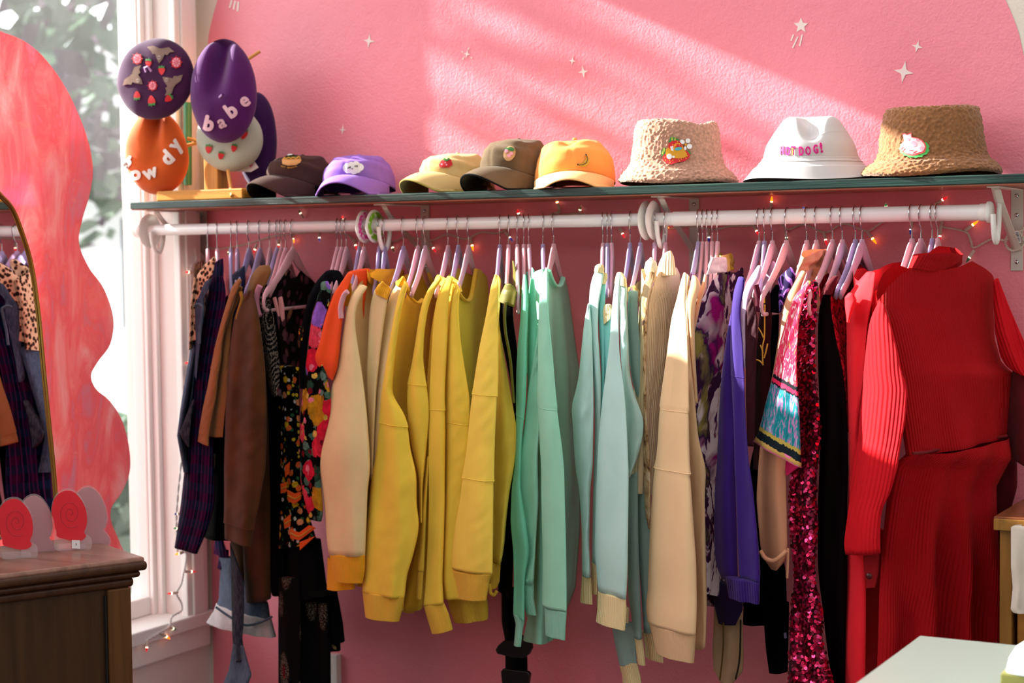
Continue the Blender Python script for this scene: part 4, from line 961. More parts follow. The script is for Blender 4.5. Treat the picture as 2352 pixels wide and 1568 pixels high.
redshirt = cloth('bright red crepe', (226, 22, 38), .7, var=.06); redrib = cloth('red ribbed knit', (196, 5, 22), .85, rib=130, var=.05, sheen=0); redrib_f = cloth('fine red ribbed knit', (164, 2, 13), .85, rib=210, var=.05, sheen=0); reddark = cloth('dark red lace', (90, 8, 18), var=.3)

# --- dark end of the rail, beside the window
g = garment('leopard_vest', 477, 'leopard print vest, leftmost on the rail beside the window', 'vest', 'dark clothes at the window end')
slab('body', 'P 449,640 440,700 437,780 436,830', 'P 505,640 520,830', 'P 449,640 462,606 484,596 505,640', 'P 438,800 520,820', -.375, -.02, leopard, g, T=.02, bulge=.004)
hang('front', 'A 330,95 262,150 212,230 187,330 181,430 184,560 166,680', 'A 345,110 332,200 295,280 255,340 225,450 214,660', -.362, leopard, g, bmax=.02)
hang('collar', 'A 330,90 290,125 255,170 225,215', 'A 350,105 345,140 320,205 300,265', -.30, leopard, g, bmax=.03)
g = garment('denim_jacket', 470, 'blue denim jacket at the very end of the rail, mostly seen in the mirror', 'jacket', 'dark clothes at the window end')
slab('body', 'P 446,760 438,850 424,930 412,1000 428,1085', 'P 500,760 500,1000', 'P 448,800 458,735 480,700 498,740', 'P 428,1085 498,1080', -.372, -.06, denim, g, T=.03, bulge=.0, amp=.008)
g = garment('white_tee', 468, 'white tee with orange sunburst print at the window end, seen in the mirror', 't-shirt', 'dark clothes at the window end')
slab('body', 'P 454,680 452,780', 'P 492,680 494,780', 'P 454,690 470,655 486,652 492,676', 'P 452,800 494,795', -.29, -.10, pattern('white cotton with orange sunburst', lambda t: t.base(t.ramp(t.wave(t.mapping(t.obj(), (1, 1, 1)), 5, 'Z', 3), [(.55, S_((244, 240, 240))), (.7, S_((240, 130, 80)))]))), g, T=.03, bulge=.0, amp=.004)
g = garment('denim_vest', 489, 'grey blue denim vest with an open armhole behind the leopard vest', 'vest', 'dark clothes at the window end')
slab('body', 'P 452,655 449,740 446,840 440,900 430,960', 'P 500,660 520,800 530,980', 'P 456,664 470,645 490,640 500,660', 'P 436,985 470,1085 530,1000', -.345, -.04, denim, g, T=.02, bulge=.004)
hang('front_edge', 'A 262,270 222,380 200,425 203,540 208,700 200,900', 'A 318,240 300,320 262,370 272,480 250,620 232,780 214,950', YS, denim, g, bmax=.018, wr=.003)
cord('armhole_hem', 'A 205,430 222,418 245,424 258,445 250,520 240,600 236,690', YS-.02, .0035, denim_w, g)
hang('hem_fold', 'A 185,1090 120,1240 88,1300 110,1345 152,1400', 'A 200,1080 180,1200 170,1300 168,1350 165,1410', YS, denim_d, g, bmax=.03)
g = garment('flannel_shirt', 501, 'blue and magenta plaid flannel shirt with raised collar', 'shirt', 'dark clothes at the window end')
hang('sleeve', 'A 325,230 305,300 290,400 265,520 235,700 215,800 195,950 185,1100 165,1300 150,1450 A2 130,100 110,300 90,450 68,600 62,632', 'A 402,230 425,340 415,420 395,550 370,700 345,900 330,1100 330,1400 A2 340,100 345,300 310,450 265,560 222,662', (-.338, -.345), plaid, g, bmax=.035, amp=.01, wr=.004, folds=1.5)
hang('collar', 'A 335,140 322,180 318,230', 'A 400,100 404,170 402,240', -.325, plaid, g, bmax=.03)
hang('body', 'A 395,420 345,900 330,1300 A2 300,100 280,300 270,560', 'A 430,352 470,480 500,900 500,1400 A2 480,300 470,560', (-.26, -.26), black, g, bmax=.06, thick=1)
hang('shirt_tail', 'A2 345,540 342,600 335,672', 'A2 395,540 410,600 440,690', -.20, plaid, g, bmax=.02)
hang('shirt_tail', 'A2 370,670 368,720 360,772', 'A2 440,640 440,700 410,775', -.19, plaid, g, bmax=.02)
g = garment('navy_top', 538, 'navy satin top showing only its shoulder by two thin hangers', 'top', 'dark clothes at the window end')
hang('body', 'A 462,215 452,280 445,420 430,700', 'A 550,150 556,250 548,330 520,700', -.26, navy, g, bmax=.04, thick=.9)
g = garment('tan_coat', 572, 'tan wool coat with turned cuffs beside the flannel shirt', 'coat', 'dark clothes at the window end')
hang('sleeve', 'A 500,245 462,290 420,420 380,560 340,720 325,800 290,1000 260,1130 232,1300 224,1370', 'A 530,255 470,400 420,560 395,680 388,800 368,900 352,1050 322,1200 302,1310 300,1398', (YS-.012, YS-.018), tan, g, seams=(.55, .94), wr=.003)
hang('sleeve', 'A 500,300 440,500 395,640 380,800 355,950 330,1100 310,1240 300,1335', 'A 536,300 500,420 470,480 452,640 438,850 428,1050 408,1200 398,1335', (YS+.005, YS), tan, g, seams=(.93,), wr=.003)
hang('belt_end', 'A2 325,-20 318,60 304,122', 'A2 350,-20 345,60 330,128', -.28, cloth('taupe belt', (120, 96, 84)), g, bmax=.006, bmin=.004)
g = garment('suede_jacket', 600, 'brown suede jacket with check collar and long dark sleeve', 'jacket', 'dark clothes at the window end')
hang('sleeve', 'A 565,330 545,370 500,440 475,510 455,650 440,800 425,1000 415,1200 410,1350 405,1568 A2 408,200 408,440 412,572', 'A 600,320 640,450 665,620 690,850 700,1100 700,1350 690,1568 A2 680,150 650,330 620,450 592,612', (YS-.02, YS-.028), suede, g, seams=(.935,), amp=.011, folds=1.4, wr=.004, bmax=.045)
hang('collar', 'A 640,160 612,190 590,225 575,285 520,480', 'A 722,150 735,190 700,280 640,340 570,470', YS+.02, check, g, bmax=.03)
hang('body', 'A 600,500 620,900 600,1400 A2 540,500 535,600 545,800 562,1010', 'A 660,400 720,800 740,1300 A2 735,500 735,800 735,965', (-.28, -.26), suede_d, g, bmax=.07, thick=.9)
hang('sleeve', 'A2 450,560 456,700 462,862', 'A2 560,560 556,700 545,870', -.24, suede_d, g, bmax=.03)
cord('lining_edge', 'A 520,330 530,380 512,450 495,520', YS-.02, .004, mustard_in, g)
g = garment('black_dress', 630, 'plain black dress squeezed between the suede jacket and the floral dress', 'dress', 'dark clothes at the window end')
hang('body', 'A 640,420 650,700 670,1000 680,1400 A2 690,300 720,900 740,960', 'A 760,420 800,700 810,1000 820,1400 A2 830,300 830,900 800,960', (-.29, -.28), black, g, bmax=.06)
g = garment('paisley_blouse', 637, 'black and grey paisley top with draped sleeve', 'top', 'dark clothes at the window end')
hang('sleeve', 'A 645,290 620,380 625,450 640,520 660,640 672,740 690,850 718,980 738,1055', 'A 700,250 715,380 745,480 765,600 778,720 790,850 790,960 775,1052', (YS+.02, YS+.01), paisley, g, amp=.009, bmax=.03, wr=.004)
cord('ruffle', 'A 655,290 640,330 630,400 640,470 655,500', YS, .007, cloth('pink stripe trim', (196, 130, 150)), g)
g = garment('daisy_print_top', 665, 'black top with faded daisies behind the clip hanger', 'top', 'dark clothes at the window end')
slab('body', 'A 790,180 720,330 705,420 720,520 760,700 800,1000', 'A 1000,180 1035,270 1000,380 960,500 935,800 925,1000', 'A 700,330 780,230 850,180 880,240 920,180 1000,240 1040,275', 'A 800,1050 925,1050', -.315, -.05, daisies, g, T=.05, back='A 700,330 800,200 860,150 900,150 1040,275', amp=.012)
g = garment('floral_dress', 690, 'black dress with small orange flowers and orange chevron hem bands', 'dress', 'dark clothes at the window end')
hang('body', 'A 742,850 750,950 765,1100 785,1300 790,1500 A2 795,200 795,420 785,640', 'A 928,850 928,950 930,1250 932,1500 A2 975,200 1000,400 1050,560', (-.30, -.30), smallfl, g, amp=.012, bmax=.05, thick=.6)
orb = cloth('orange satin band', (224, 80, 22), .5); gld = plain('gold braid', (196, 150, 50), .4)
for s in ('A2 803,184 845,170 845,238 806,252', 'A2 850,224 900,250 945,238 945,290 900,326 855,300', 'A2 824,432 874,392 870,480 832,496', 'A2 864,494 932,522 1002,470 1050,490 935,576 872,562', 'A2 935,588 1046,546 938,646', 'A2 832,60 868,30 862,110 836,140'): patch('chevron_band', s, -.338, .003, orb, g, .001)
for s in ('A2 870,525 932,550 1015,492', 'A2 850,262 900,288 945,265', 'A2 806,218 845,204', 'A2 830,464 872,436'): cord('braid', s, -.342, .0014, gld, g, n=3)
hang('skirt', 'A2 785,600 782,800 785,1000', 'A2 1080,560 1120,880 1195,915', (-.27, -.27), dots, g, amp=.012, bmax=.07, thick=.6)
g = garment('tiered_skirt', 740, 'black tiered skirt with sparse specks ending above the trunking', 'skirt', 'dark clothes at the window end')
hang('skirt_tier', 'A2 800,860 800,1000 810,1150 820,1330', 'A2 1190,905 1212,1020 1232,1130 1246,1258', (-.23, -.23), dots, g, amp=.014, folds=3, bmax=.07, thick=.5)
hang('skirt_tier', 'A2 860,1150 860,1326', 'A2 1215,1200 1217,1322', (-.235, -.235), dots, g, amp=.01, bmax=.06, thick=.5)
g = garment('paisley_trousers', 700, 'black trousers with stippled paisley hanging to the picture edge', 'trousers', 'dark clothes at the window end')
hang('leg', 'A2 790,840 784,1100 785,1568 786,1800', 'A2 935,840 945,1100 940,1568 940,1800', (-.30, -.30), paisdark, g, amp=.008, bmax=.05)
hang('leg', 'A2 920,1000 920,1300 922,1568 922,1800', 'A2 1130,1000 1148,1330 1150,1568 1150,1800', (-.265, -.265), paisdark, g, amp=.008, bmax=.05)
g = garment('black_cardigan', 778, 'plain black cardigan with a narrow front edge', 'cardigan', 'dark clothes at the window end')
hang('sleeve', 'A 1110,190 1050,250 990,360 965,470 945,560 930,700 930,1000', 'A 1168,200 1150,280 1060,350 1015,480 995,620 970,850 960,1000', (YS+.015, YS+.02), black_n, g, bmax=.03)
hang('shoulder', 'A 1120,185 1100,230 1080,330', 'A 1210,190 1240,240 1230,340', YS+.10, black_n, g, bmax=.06, thick=1)
g = garment('rose_print_dress', 788, 'black dress with large red and violet roses beside the orange tee', 'dress', 'dark clothes at the window end')
hang('sleeve', 'A 1075,270 1062,330 1045,400 1015,500 1000,620 972,850 948,1050 933,1200 930,1400 932,1568 A2 935,150 960,270 985,400 1000,435', 'A 1130,262 1160,330 1130,430 1090,560 1070,750 1130,950 1150,1100 1140,1250 1100,1450 1070,1568 A2 1070,100 1090,250 1100,390 1085,440', (YS+.005, YS), roses, g, amp=.009, bmax=.035)
cord('braid', 'A 940,570 938,620 932,670', YS-.02, .005, pattern('orange flower braid', p_spots((30, 20, 16), [(130, .45, [(240, 110, 30), (220, 190, 60)], .2)])), g)
g = garment('orange_tee', 826, 'orange short sleeved tee between the rose print dress and the cream sweater', 't-shirt')
hang('sleeve', 'A 1262,200 1215,270 1160,350 1125,430 1090,550 1060,680 1030,782 1050,850 1100,905', 'A 1300,205 1260,320 1240,420 1228,520 1215,620 1205,750 1190,860 1160,945', (YS, YS-.005), orange, g, amp=.006, bmax=.035, lip=.02)
hang('shoulder', 'A 1265,195 1255,260 1250,420 1220,800', 'A 1415,170 1400,260 1380,420 1360,800', -.25, orange, g, bmax=.06, thick=1)
g = garment('print_blouse', 838, 'yellow and teal print top showing only its shoulder by the orange tee', 'top')
hang('shoulder', 'A 1240,285 1232,330 1225,430', 'A 1290,275 1292,340 1265,430', YS+.01, yteal, g, bmax=.02)
cord('strap_loop', 'A 1262,330 1240,350 1222,400 1213,450 1218,515', YS-.016, .006, vel['p'], g)
# --- jeans hanging low
g = garment('jeans', 535, 'washed denim jeans with wide pale turn-ups hanging near the sill', 'jeans')
hang('leg', 'A2 372,700 380,800 370,1000 350,1045', 'A2 560,700 640,900 715,1000 728,1105', -.20, denim_w, g, bmax=.05, amp=.008)
hang('turn_up', 'A2 350,1030 335,1080 285,1155', 'A2 735,1105 745,1140 768,1228', -.205, denim_in, g, bmax=.055, amp=.006)
cord('turn_up_hem', 'A2 352,1042 450,1110 550,1165 650,1150 740,1108', -.262, .003, denim_w, g)
g = garment('dark_jeans', 520, 'narrow dark jeans hanging in front of the turn-up jeans', 'jeans')
hang('leg', 'A2 447,600 455,800 460,1000 462,1200 470,1330 455,1420', 'A2 545,860 548,1000 545,1150 535,1250 545,1330 560,1400', -.285, denim_d, g, bmax=.025)
hang('leg', 'A2 470,1300 440,1490 405,1568 395,1640', 'A2 545,1310 570,1400 600,1500 575,1568 570,1640', -.29, denim_w, g, bmax=.03)

# --- cream sweaters with mustard ribs
GC = 'cream sweaters with mustard ribs'
g = garment('cream_sweater', 876, 'cream sweater with mustard collar and cuff, leftmost of its three', 'sweater', GC)
hang('sleeve', 'A 1345,285 1310,320 1280,360 1250,480 1225,650 1190,850 1150,1000 1120,1140 1075,1290 1050,1420 1048,1500 A2 1060,50 1085,200 1110,400 1122,600 1135,682', 'A 1400,300 1330,400 1310,500 1320,620 1345,780 1370,950 1396,1180 1412,1400 1418,1568 A2 1405,200 1395,500 1388,668', (YS-.005, YS-.02), cream_k, g, amp=.008, folds=1.2)
hang('cuff', 'A2 1138,680 1160,780 1184,868', 'A2 1388,664 1387,770 1372,862', YS-.02, mustard, g, amp=.001, bmax=.03)
slab('body', 'A 1400,230 1310,320 1290,420 1300,600 1340,800 1390,1100 1380,1500 A2 1300,900', 'A 1568,250 1590,500 1600,1200 A2 1500,900', 'A 1305,330 1340,270 1400,225 1450,250 1520,250 1600,230', 'A2 1300,890 1500,900', -.335, -.04, cream_k, g, T=.05, folds=1.5)
hang('waistband', 'A2 1126,700 1122,925', 'A2 1310,840 1320,900', YS+.03, mustard, g, amp=.004, bmax=.03)
hang('waistband', 'A2 1290,820 1325,888', 'A2 1372,820 1366,895', -.27, mustard, g, amp=.003, bmax=.03)
slab('collar', 'B -5,180 5,260', 'B 238,160 230,265', 'B -5,205 25,172 90,176 165,168 238,185', 'B 5,225 45,262 110,290 190,285 232,262', -.31, -.12, mustard, g, T=.03, bulge=.012, amp=.002)
g = garment('cream_sweater', 930, 'cream sweater with a folded mustard collar, middle of its three', 'sweater', GC)
hang('sleeve', 'A 1450,315 1430,370 1412,480 1402,700 1393,900 1400,1100 1414,1400 1418,1568 A2 1425,150', 'B 128,350 100,520 70,750 45,1000 30,1300 20,1568 B2 20,150', (YS+.01, YS+.005), cream_k, g, amp=.008)
hang('collar', 'B 78,266 50,290 34,318 38,345', 'B 96,268 135,295 146,315 120,385', YS-.002, mustard, g, bmax=.02)
g = garment('cream_sweater', 962, 'cream sweater squeezed against the first yellow sweatshirt, rightmost of its three', 'sweater', GC)
hang('sleeve', 'B 205,250 160,310 128,380 100,520 68,750 40,1000 24,1300 10,1568 B2 10,200', 'B 240,250 215,400 180,600 150,800 120,1000 90,1300 70,1568 B2 70,200', (YS+.02, YS+.015), cream_k, g, amp=.006)
hang('collar', 'B 215,235 185,262 180,290', 'B 236,228 250,250 225,290', YS+.01, mustard, g, bmax=.02)

# --- yellow sweatshirts
GY = 'yellow crew neck sweatshirts'
def crew(g, s, y, m, r=.0055): return cord('neck_rib', s, y, r, m, g, flat=.6)
g = garment('yellow_sweatshirt', 979, 'yellow sweatshirt with an orange lit neck opening, leftmost of the yellow ones', 'sweatshirt', GY)
hang('sleeve', 'B 240,262 200,330 165,500 130,700 100,900 78,1035 60,1300 35,1500 B2 15,100 -15,400 -45,700 -55,942', 'B 262,290 225,420 195,600 165,850 150,1040 235,1165 262,1250 275,1400 310,1540 B2 322,100 322,320 342,450 330,540 290,700 255,800 240,955', (YS-.008, YS-.025), yellow, g, seams=(.455,), amp=.011, folds=1.3, wr=.002, bmax=.045)
hang('cuff', 'B2 -55,938 -48,1000 -33,1120', 'B2 240,950 225,1040 204,1124', YS-.025, yellow2, g, amp=.003, bmax=.035)
slab('body', 'B 250,262 200,420 165,700 140,1050 120,1500 B2 200,1000', 'B 440,180 470,300 470,800 470,1500 B2 370,1000', 'B 238,262 262,320 290,380 330,412 365,380 400,300 450,200', 'B2 205,1060 260,1085 320,1060 375,1010', -.335, -.04, yellow, g, T=.05, back='B 238,262 300,258 360,225 410,185 450,200', amp=.012)
crew(g, 'B 245,268 265,330 292,382 332,408 362,385', (-.35, -.24), yellow2)
g = garment('yellow_sweatshirt', 1030, 'yellow sweatshirt with a stitched shoulder seam, second from the left of the yellow ones', 'sweatshirt', GY)
hang('sleeve', 'B 470,225 410,300 365,390 340,500 310,700 285,850 260,960 256,1100 265,1250 285,1400 320,1540 B2 340,150 345,450', 'B 500,245 440,330 400,450 375,620 368,800 385,940 405,1080 408,1200 395,1350 378,1540 B2 365,200 362,450', (YS, YS-.003), yellow, g, seams=(.44,), amp=.009, folds=1.4)
hang('body', 'B 480,300 420,600 390,1000 380,1500 B2 330,600 250,960 220,1070', 'B 560,300 560,900 560,1500 B2 480,500 390,900 365,1040', (-.27, -.27), yellow, g, amp=.01, bmax=.06, thick=.9)
hang('shoulder', 'B 462,218 450,240 440,280', 'B 500,228 540,240 560,300', -.30, yellow, g, bmax=.04)
hang('sleeve', 'B2 395,0 370,300 345,600 326,790', 'B2 412,0 396,300 385,600 377,790', YS+.005, yellow, g, amp=.002, bmax=.015)
hang('cuff', 'B2 326,785 322,980', 'B2 376,780 362,985', YS+.005, yellow2, g, amp=.001, bmax=.012)
g = garment('yellow_sweatshirt', 1053, 'yellow sweatshirt with a narrow sleeve and the lowest cuff, third of the yellow ones', 'sweatshirt', GY)
hang('sleeve', 'B 535,225 490,310 455,400 437,550 425,750 415,950 407,1080 405,1300 405,1568 B2 410,300 400,600 385,900 370,1038', 'B 575,245 555,320 540,450 532,700 520,950 518,1050 522,1300 518,1568 B2 520,300 512,600 502,850 512,1005', (YS-.004, YS-.018), yellow, g, seams=(.405,), amp=.008, folds=1.2)
hang('cuff', 'B2 372,1036 395,1120 430,1232', 'B2 512,1000 550,1080 575,1186', YS-.016, yellow2, g, amp=.003, bmax=.03)
hang('shoulder', 'B 545,225 520,260 510,330', 'B 590,240 620,260 640,330', -.29, yellow, g, bmax=.05, thick=.8)
g = garment('yellow_sweatshirt', 1077, 'yellow sweatshirt with its round neck and front facing out, fourth of the yellow ones', 'sweatshirt', GY)
hang('sleeve', 'B 600,275 572,330 548,480 537,700 526,900 516,1110 520,1300 522,1568 B2 522,300 512,600 504,870 525,990', 'B 622,320 612,450 625,650 655,850 692,1070 690,1200 680,1400 665,1568 B2 645,150 612,400 590,600 600,800 640,980', (YS, YS-.01), yellow, g, seams=(.435,), amp=.010, folds=1.2, wr=.003)
slab('body', 'B 590,275 570,400 560,700 560,1300 B2 540,980', 'B 740,160 800,230 822,340 820,700 830,1300 B2 820,980', 'B 592,280 615,340 640,375 668,395 695,380 712,320 738,165 800,230 822,330', 'B2 540,985 680,985 815,970', -.335, -.07, yellow, g, T=.05, back='B 592,280 650,236 700,195 738,160 800,225 822,330', amp=.011, folds=2)
crew(g, 'B 596,285 618,342 642,374 670,392 694,378 710,325 736,175', (-.352, -.16), yellow2)
hang('waistband', 'B2 535,990 555,1080 585,1155', 'B2 815,965 822,1040 820,1108', -.31, yellow2, g, amp=.006, folds=2.5, bmax=.05)
g = garment('yellow_sweatshirt', 1146, 'lemon yellow sweatshirt with a lime lit shoulder, rightmost of the yellow ones', 'sweatshirt', GY)
hang('sleeve', 'B 862,215 832,310 815,430 790,560 760,700 735,850 718,970 700,1100 680,1300 660,1500 B2 650,80 625,300 590,500 570,680 568,792', 'B 885,225 895,320 885,450 884,600 888,750 888,940 876,1100 866,1300 858,1568 B2 858,150 854,450 850,782', (YS-.04, YS-.055), lime_y, g, sk=.8, seams=(.405, .69), amp=.009, folds=1.3, wr=.003)
hang('cuff', 'B2 570,808 585,850 620,1000', 'B2 850,784 830,830 808,972', YS-.053, yellow2, g, sk=.8, amp=.004, bmax=.035)
hang('body', 'B 885,220 890,400 880,700 870,1100 855,1400 855,1568 B2 852,300 848,720', 'B 905,250 908,420 890,520 922,720 952,900 985,1100 1012,1240 1018,1300 1008,1450 995,1568 B2 975,200 950,400 930,650 910,735', (YS+.015, YS+.01), lime_y, g, amp=.011, folds=1.6, wr=.008, bmax=.045)
hang('cuff', 'B2 815,735 812,860 816,915', 'B2 908,735 900,860 880,905', YS+.012, yellow2, g, amp=.004, bmax=.03)
cord('hem_loop', 'B2 832,880 838,940 862,955 880,930', YS, .004, yellow2, g)

# --- olive windbreaker and strap bag
g = garment('windbreaker', 1168, 'black and olive nylon windbreaker between the yellow and mint tops', 'jacket')
hang('sleeve', 'B 925,280 905,340 885,500 900,600 930,750 970,950 1000,1180 B2 990,100 960,300 900,700 890,930', 'B 990,285 1000,330 985,450 1000,600 1020,700 1020,1000 1015,1180 B2 1010,200 1000,600 985,985', (YS+.012, YS+.02), black_ny, g, amp=.008, bmax=.03)
hang('shoulder', 'B 935,280 905,340 890,400', 'B 985,285 1020,330 1000,440', YS-.001, olive, g, bmax=.025)
hang('collar', 'B 985,120 990,200 985,300', 'B 1000,130 1048,300 1045,360', -.27, olive, g, bmax=.03)
cord('stripe', 'B 940,400 932,500 940,620 958,720 975,830 985,960 995,1100', YS-.012, .009, olive, g, flat=.35)
g = garment('strap', 1180, 'black webbing strap with a buckle hanging below the mint sleeves', 'strap')
hang('webbing', 'B2 912,900 914,1150 938,1275 940,1400 940,1568 940,1700', 'B2 1000,900 1010,1150 1090,1270 1094,1400 1096,1568 1098,1700', -.20, black_ny, g, amp=.003, bmax=.012)
patch('buckle', 'B2 940,1270 905,1300 888,1330 900,1358 940,1368 1000,1385 1080,1390 1120,1360 1138,1320 1130,1265', -.212, .012, plain('black plastic', (12, 12, 13), .35), g, .002)
patch('buckle', 'B2 940,1462 925,1480 930,1540 940,1600 1110,1600 1125,1500 1110,1482 1094,1480', -.212, .012, plain('black plastic', (12, 12, 13), .35), g, .002)

# --- mint sweatshirts
GM = 'mint green sweatshirts'
g = garment('mint_sweatshirt', 1203, 'sea green sweatshirt seen edge on, leftmost of the mint ones', 'sweatshirt', GM)
hang('sleeve', 'B 1062,215 1048,330 1042,520 1022,700 1012,900 1010,1100 1012,1180 1010,1400 1000,1568 B2 985,200 975,450 995,650 1000,850 995,1085', 'B 1082,225 1092,330 1092,500 1085,700 1085,900 1080,1080 1062,1250 1050,1400 1045,1568 B2 1045,200 1090,500 1110,650 1075,830 1075,1138', (YS, YS-.004), mint_d, g, seams=(.415,), amp=.007, bmax=.035)
hang('cuff', 'B2 994,1085 1012,1160 1000,1308', 'B2 1076,1135 1062,1200 1050,1312', YS-.003, mint_r, g, amp=.004, bmax=.02)
hang('body', 'B 1080,200 1085,500 1080,900', 'B 1095,200 1110,500 1110,900', -.24, mint_d, g, bmax=.08, thick=2)
g = garment('mint_sweatshirt', 1215, 'sea green sweatshirt seen edge on, second of the mint ones', 'sweatshirt', GM)
hang('body', 'B 1112,245 1096,340 1095,500 1090,700 1090,1000 1085,1400', 'B 1138,250 1150,400 1158,520 1170,640 1170,900 1160,1400', (YS+.015, YS+.025), mint_d, g, amp=.006, bmax=.05, thick=.9)
hang('collar', 'B 1118,165 1112,240 1120,330', 'B 1138,185 1145,300 1160,420', -.27, mint_d, g, bmax=.05, thick=1)
g = garment('mint_sweatshirt', 1272, 'mint sweatshirt with round neck, front of the mint ones', 'sweatshirt', GM)
hang('sleeve', 'B 1195,185 1178,400 1160,600 1130,800 1095,1000 1070,1250 1040,1450 1020,1568 B2 1030,60 1045,300 1090,520 1108,650 1080,760 1040,885', 'B 1205,200 1195,400 1185,700 1178,900 1172,1100 1172,1300 1160,1450 1162,1520 B2 1165,60 1172,300 1152,600 1140,872', (YS+.0, YS+.005), mint, g, amp=.010, folds=1.4, wr=.008, bmax=.04)
hang('cuff', 'B2 1040,880 1060,1000 1085,1088', 'B2 1140,868 1140,980 1158,1092', YS+.006, mint_r, g, amp=.004, bmax=.02)
hang('sleeve', 'B 1215,168 1190,230 1175,330 1168,500 1165,700 1163,850 1157,1040 1165,1200 1175,1400 1185,1568 B2 1190,300 1200,700 1196,1045', 'B 1232,178 1238,300 1232,450 1250,620 1268,800 1285,1010 1302,1200 1330,1400 1345,1568 B2 1352,200 1362,600 1366,900 1366,1055', (YS-.050, YS-.065), mint, g, sk=.8, seams=(.41,), amp=.008, folds=1.2, bmax=.04)
hang('cuff', 'B2 1212,1062 1215,1150 1218,1246', 'B2 1366,1058 1360,1160 1356,1256', YS-.064, mint_r, g, sk=.8, amp=.003, bmax=.03)
slab('body', 'B 1218,170 1205,400 1200,900 1200,1400 B2 1190,1200', 'B 1342,225 1375,330 1390,440 1425,700 1455,900 1450,1200 1460,1568 B2 1460,500 1430,900 1290,1270', 'B 1215,172 1240,180 1258,230 1278,275 1300,288 1320,280 1338,225 1365,300', 'B2 1170,1300 1290,1240', -.335, -.05, mint, g, T=.05, back='B 1215,172 1260,215 1300,250 1335,222 1365,300', amp=.012, folds=1.6)
crew(g, 'B 1238,182 1256,235 1278,280 1302,292 1322,280 1338,235', (-.345, -.18), mint_r)
hang('waistband', 'B2 1085,1100 1120,1200 1168,1306', 'B2 1300,1080 1290,1180 1272,1262', -.26, mint_r, g, amp=.005, bmax=.05)

# --- pale aqua sweaters with cream ribs
GA = 'pale aqua sweaters with cream ribs'
g = garment('aqua_sweater', 1385, 'pale aqua sweater with a kinked elbow, leftmost of the aqua ones', 'sweater', GA)
hang('sleeve', 'C 212,420 188,520 165,750 145,950 110,1090 88,1130 105,1200 115,1400 125,1568 C2 150,200 170,500 172,822', 'C 226,420 240,600 247,850 252,1100 248,1400 245,1560 C2 230,200 222,600 236,828', (YS+.0, YS-.01), sky, g, amp=.009, folds=1.4, wr=.007, bmax=.035)
hang('cuff', 'C2 172,820 165,920 158,1008', 'C2 236,826 240,920 246,1018', YS-.008, cream_r, g, amp=.002, bmax=.02)
hang('shoulder', 'C 285,140 248,200 225,300 216,420 222,600 238,800 255,1000 262,1300 C2 250,200 240,728', 'C 322,170 318,260 285,400 280,600 295,800 305,1000 296,1300 C2 285,300 275,742', (YS+.006, YS+.012), sky, g, sk=.8, amp=.006, bmax=.04)
hang('cuff', 'C2 238,730 240,860 236,945', 'C2 278,740 280,860 282,950', YS+.012, cream_r, g, amp=.001, bmax=.02)
hang('collar', 'C 268,150 258,170 255,190', 'C 318,145 325,170 322,205', YS+.001, cream_r, g, bmax=.02)
g = garment('aqua_sweater', 1395, 'brighter aqua sweater squeezed behind the leftmost aqua one', 'sweater', GA)
hang('sleeve', 'C 300,225 288,300 282,450 295,700 305,900 295,1200 285,1500', 'C 342,215 335,300 330,450 338,600 330,850 325,1200 320,1500', (YS+.012, YS+.025), aqua, g, bmax=.04, thick=.8)
hang('collar', 'C 305,210 292,240 288,275', 'C 345,205 348,235 335,280', YS+.01, cream_r, g, bmax=.02)
g = garment('aqua_sweater', 1405, 'aqua sweater slipped low on its hanger with a wide cream collar', 'sweater', GA)
hang('body', 'C 330,460 318,560 325,700 330,900 320,1300', 'C 375,450 372,560 365,700 360,900 340,1300', (YS+.012, YS+.02), aqua, g, bmax=.05, thick=.9)
hang('collar', 'C 325,425 316,470 322,560', 'C 376,422 378,460 366,520', YS+.002, cream_r, g, bmax=.025)
g = garment('aqua_sweater', 1447, 'pale aqua sweater with a bright sunlit shoulder and long front sleeve', 'sweater', GA)
hang('sleeve', 'C 412,208 394,290 378,450 362,680 342,850 322,1000 305,1150 290,1300 280,1450 C2 276,100 262,500 260,700 284,942', 'C 440,215 432,350 425,550 428,750 442,850 462,1000 478,1200 490,1450 C2 496,100 492,500 488,800 478,966', (YS-.050, YS-.065), sky, g, sk=.8, amp=.009, folds=1.3, bmax=.045)
hang('cuff', 'C2 284,945 280,1050 268,1160', 'C2 478,964 480,1060 470,1182', YS-.064, cream_r, g, sk=.8, amp=.002, bmax=.035)
hang('body', 'C 432,220 430,500 440,800 470,1100 485,1400 C2 490,100', 'C 468,225 486,300 480,420 492,620 500,880 530,1030 585,1170 600,1230 590,1350 550,1500 C2 505,140', (YS+.01, YS), sky, g, amp=.010, folds=1.4, wr=.006, bmax=.045)
hang('collar', 'C 412,202 400,240 396,275', 'C 455,205 478,240 484,300', YS-.006, cream_r, g, bmax=.025)
hang('waistband', 'C2 270,940 276,1050', 'C2 500,1040 496,1140', YS+.03, cream_r, g, bmax=.03)
g = garment('aqua_sweater', 1471, 'grey aqua sweater with cream collar, its sleeves hanging lowest', 'sweater', GA)
hang('body', 'C 492,330 485,450 488,620 505,900 560,1100 580,1300 C2 545,100 550,500 580,900 600,1215', 'C 560,330 555,420 565,600 585,750 602,900 605,1100 610,1400 C2 640,200 650,700 665,1215', (YS+.03, YS+.04), greyblue, g, amp=.009, bmax=.06, thick=.7)
slab('collar', 'C 488,290 485,390', 'C 590,250 575,380', 'C 488,300 510,285 535,320 556,335 578,300 590,245', 'C 488,345 520,370 555,400 575,360', YS+.03, -.20, cream_r, g, T=.03, bulge=.01)
